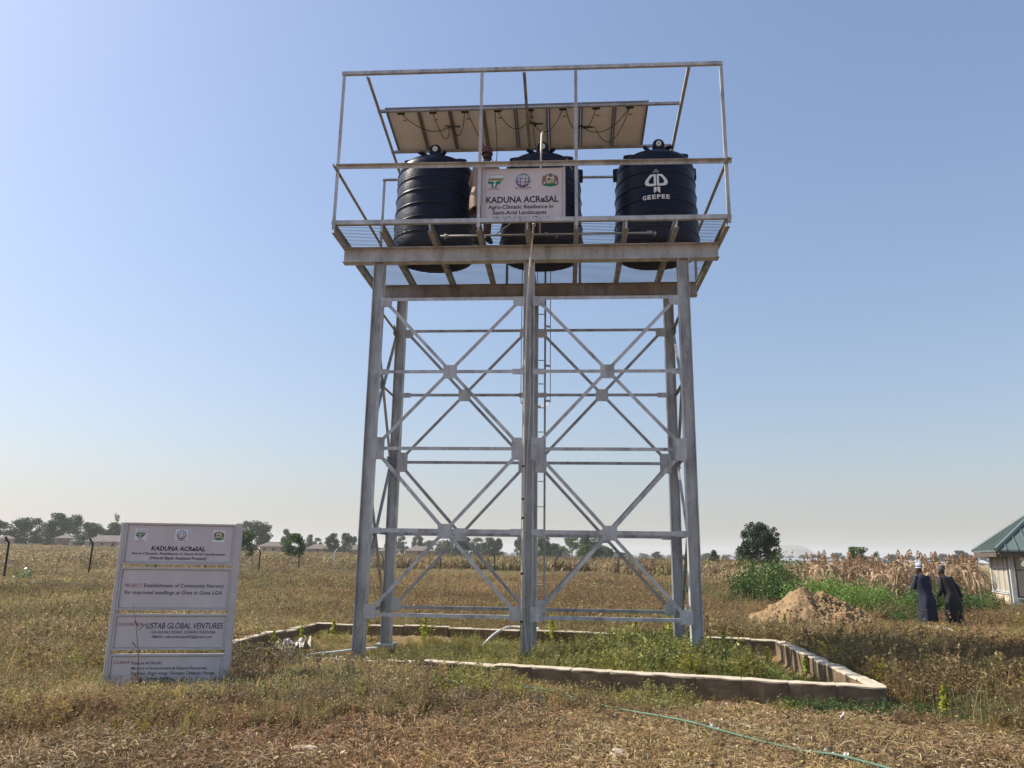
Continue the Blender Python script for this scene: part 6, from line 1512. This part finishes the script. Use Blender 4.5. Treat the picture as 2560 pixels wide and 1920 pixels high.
P = PM(); r = np.random.default_rng(5); V, F = leaf_quads(rots(160, r) * .42 * r.uniform(.4, 1, (160, 1)) + np.array([0, 0, .5]), r.uniform(.05, .10, 160), r, aspect=1.4); V[:, 2] = np.maximum(V[:, 2], .03); P.add(V, F, np.repeat(r.random(160), 4)); lm = P.mesh('leaves'); lm.materials.append(foliage_mat('shrub_leaf', .2, .35, .6, 1.5, .5, False, (.16, .24, .10))); link('leaves', lm, None, t)
MB().tube([(0, 0, -.1), (0, 0, .4)], .03, 6).build('stems', M_STEM, t)
# upright yellow-green weeds by the wall
def shoot(seed):
    r = np.random.default_rng(seed); P = PM(); n = 90; z = r.uniform(.2, 1, n); C = np.stack([r.normal(0, .10, n) * (1.1 - z), r.normal(0, .10, n) * (1.1 - z), z], 1); V, F = leaf_quads(C, .075 * r.uniform(.5, 1.2, n), r); P.add(V, F, np.repeat(r.random(n), 4)); a = P.mesh('leaves'); a.materials.append(M_YEL)
    m = MB().tube([(0, 0, -.05), (.02, 0, .5), (0, 0, 1)], [.014, .01, .004], 5); return a, m.mesh('stem')
SHO = [shoot(40 + i) for i in range(4)]
SP = [(-4.35, 2.2, .42, 'yellow green shoot by the bend of the left wall'), (-3.95, 2.9, .45, 'tall yellow green shoot in the left rear corner'), (-3.4, 3.3, .55, 'yellow green shoot against the back wall near the left corner'), (-4.5, 1.2, .38, 'shoot rising over the cement sack'), (-2.15, 3.05, .62, 'bright yellow shoot beside the left rear column'),
      (-2.1, 2.6, .4, 'lower yellow shoot beside the left rear column'), (0.35, 2.95, .55, 'yellow shoot behind the ladder foot'), (3.55, 0.9, .55, 'yellow flowering shoot near the right wall'), (3.75, 0.2, .5, 'yellow shoot before the right wall'), (3.3, 1.3, .6, 'tall yellow shoot in the right rear corner'), (3.95, -1.0, .45, 'green shoot leaning on the right wall'),
      (2.95, 1.9, .75, 'tall green shoot at the right rear column'), (2.5, 2.1, .7, 'green shoot in front of the right rear column'), (1.9, 2.3, .65, 'tall leafy shoot in the right bay'), (4.9, 3.4, .6, 'leafy weed just outside the right rear corner'), (4.7, -3.4, .45, 'green weed at the outer front corner of the wall'),
      (-2.6, -4.0, .25, 'pale shoot in the shaded weeds right of the signboard')]
for i, (x, y, h_, lab) in enumerate(SP):
    t = thing('weed_shoot', lab, 'plant', (x, y, gz(x, y)), i * 1.3); t.scale = (h_ * 1.1, h_ * 1.1, h_); link('leaves', SHO[i % 4][0], None, t); link('stem', SHO[i % 4][1], M_STEM, t)
# tall dry stalk in front of the signboard
m = MB(); m.tube([(0, 0, 0), (-.03, 0, .35), (-.10, .0, .70), (-.16, 0, .92)], [.006, .005, .004, .002], 5)
for z, sx_ in ((.42, -1), (.62, 1), (.66, -1)): m.tube([(-.06, 0, z), (-.06 + sx_ * .06, 0, z + .07), (-.06 + sx_ * .12, 0, z + .04)], [.005, .007, .001], 4)
o = tag(m.build('dry_stalk', simple('dry_stem', (.22, .12, .08), .8)), 'thin reddish dry grass stalk in front of the signboard contractor panel', 'plant'); o.location = (-4.50, -3.12, 0.05); o.rotation_euler = (0, 0, .2)

# ------------------------------------------------------------------ dusty harmattan air
hz, t_, b_ = newmat('haze_air'); t_.nodes.remove(b_)
pv = t_.nodes.new('ShaderNodeVolumePrincipled'); pv.inputs['Density'].default_value = 0.00030; pv.inputs['Color'].default_value = (0.90, 0.93, 0.96, 1); pv.inputs['Anisotropy'].default_value = 0.1
t_.links.new(pv.outputs[0], t_.nodes['Material Output'].inputs['Volume'])
tag(MB().box(-6200, 6200, -250, 5200, -3, 75).build('haze', hz), 'thin pale dust haze lying over the plain', kind='stuff')
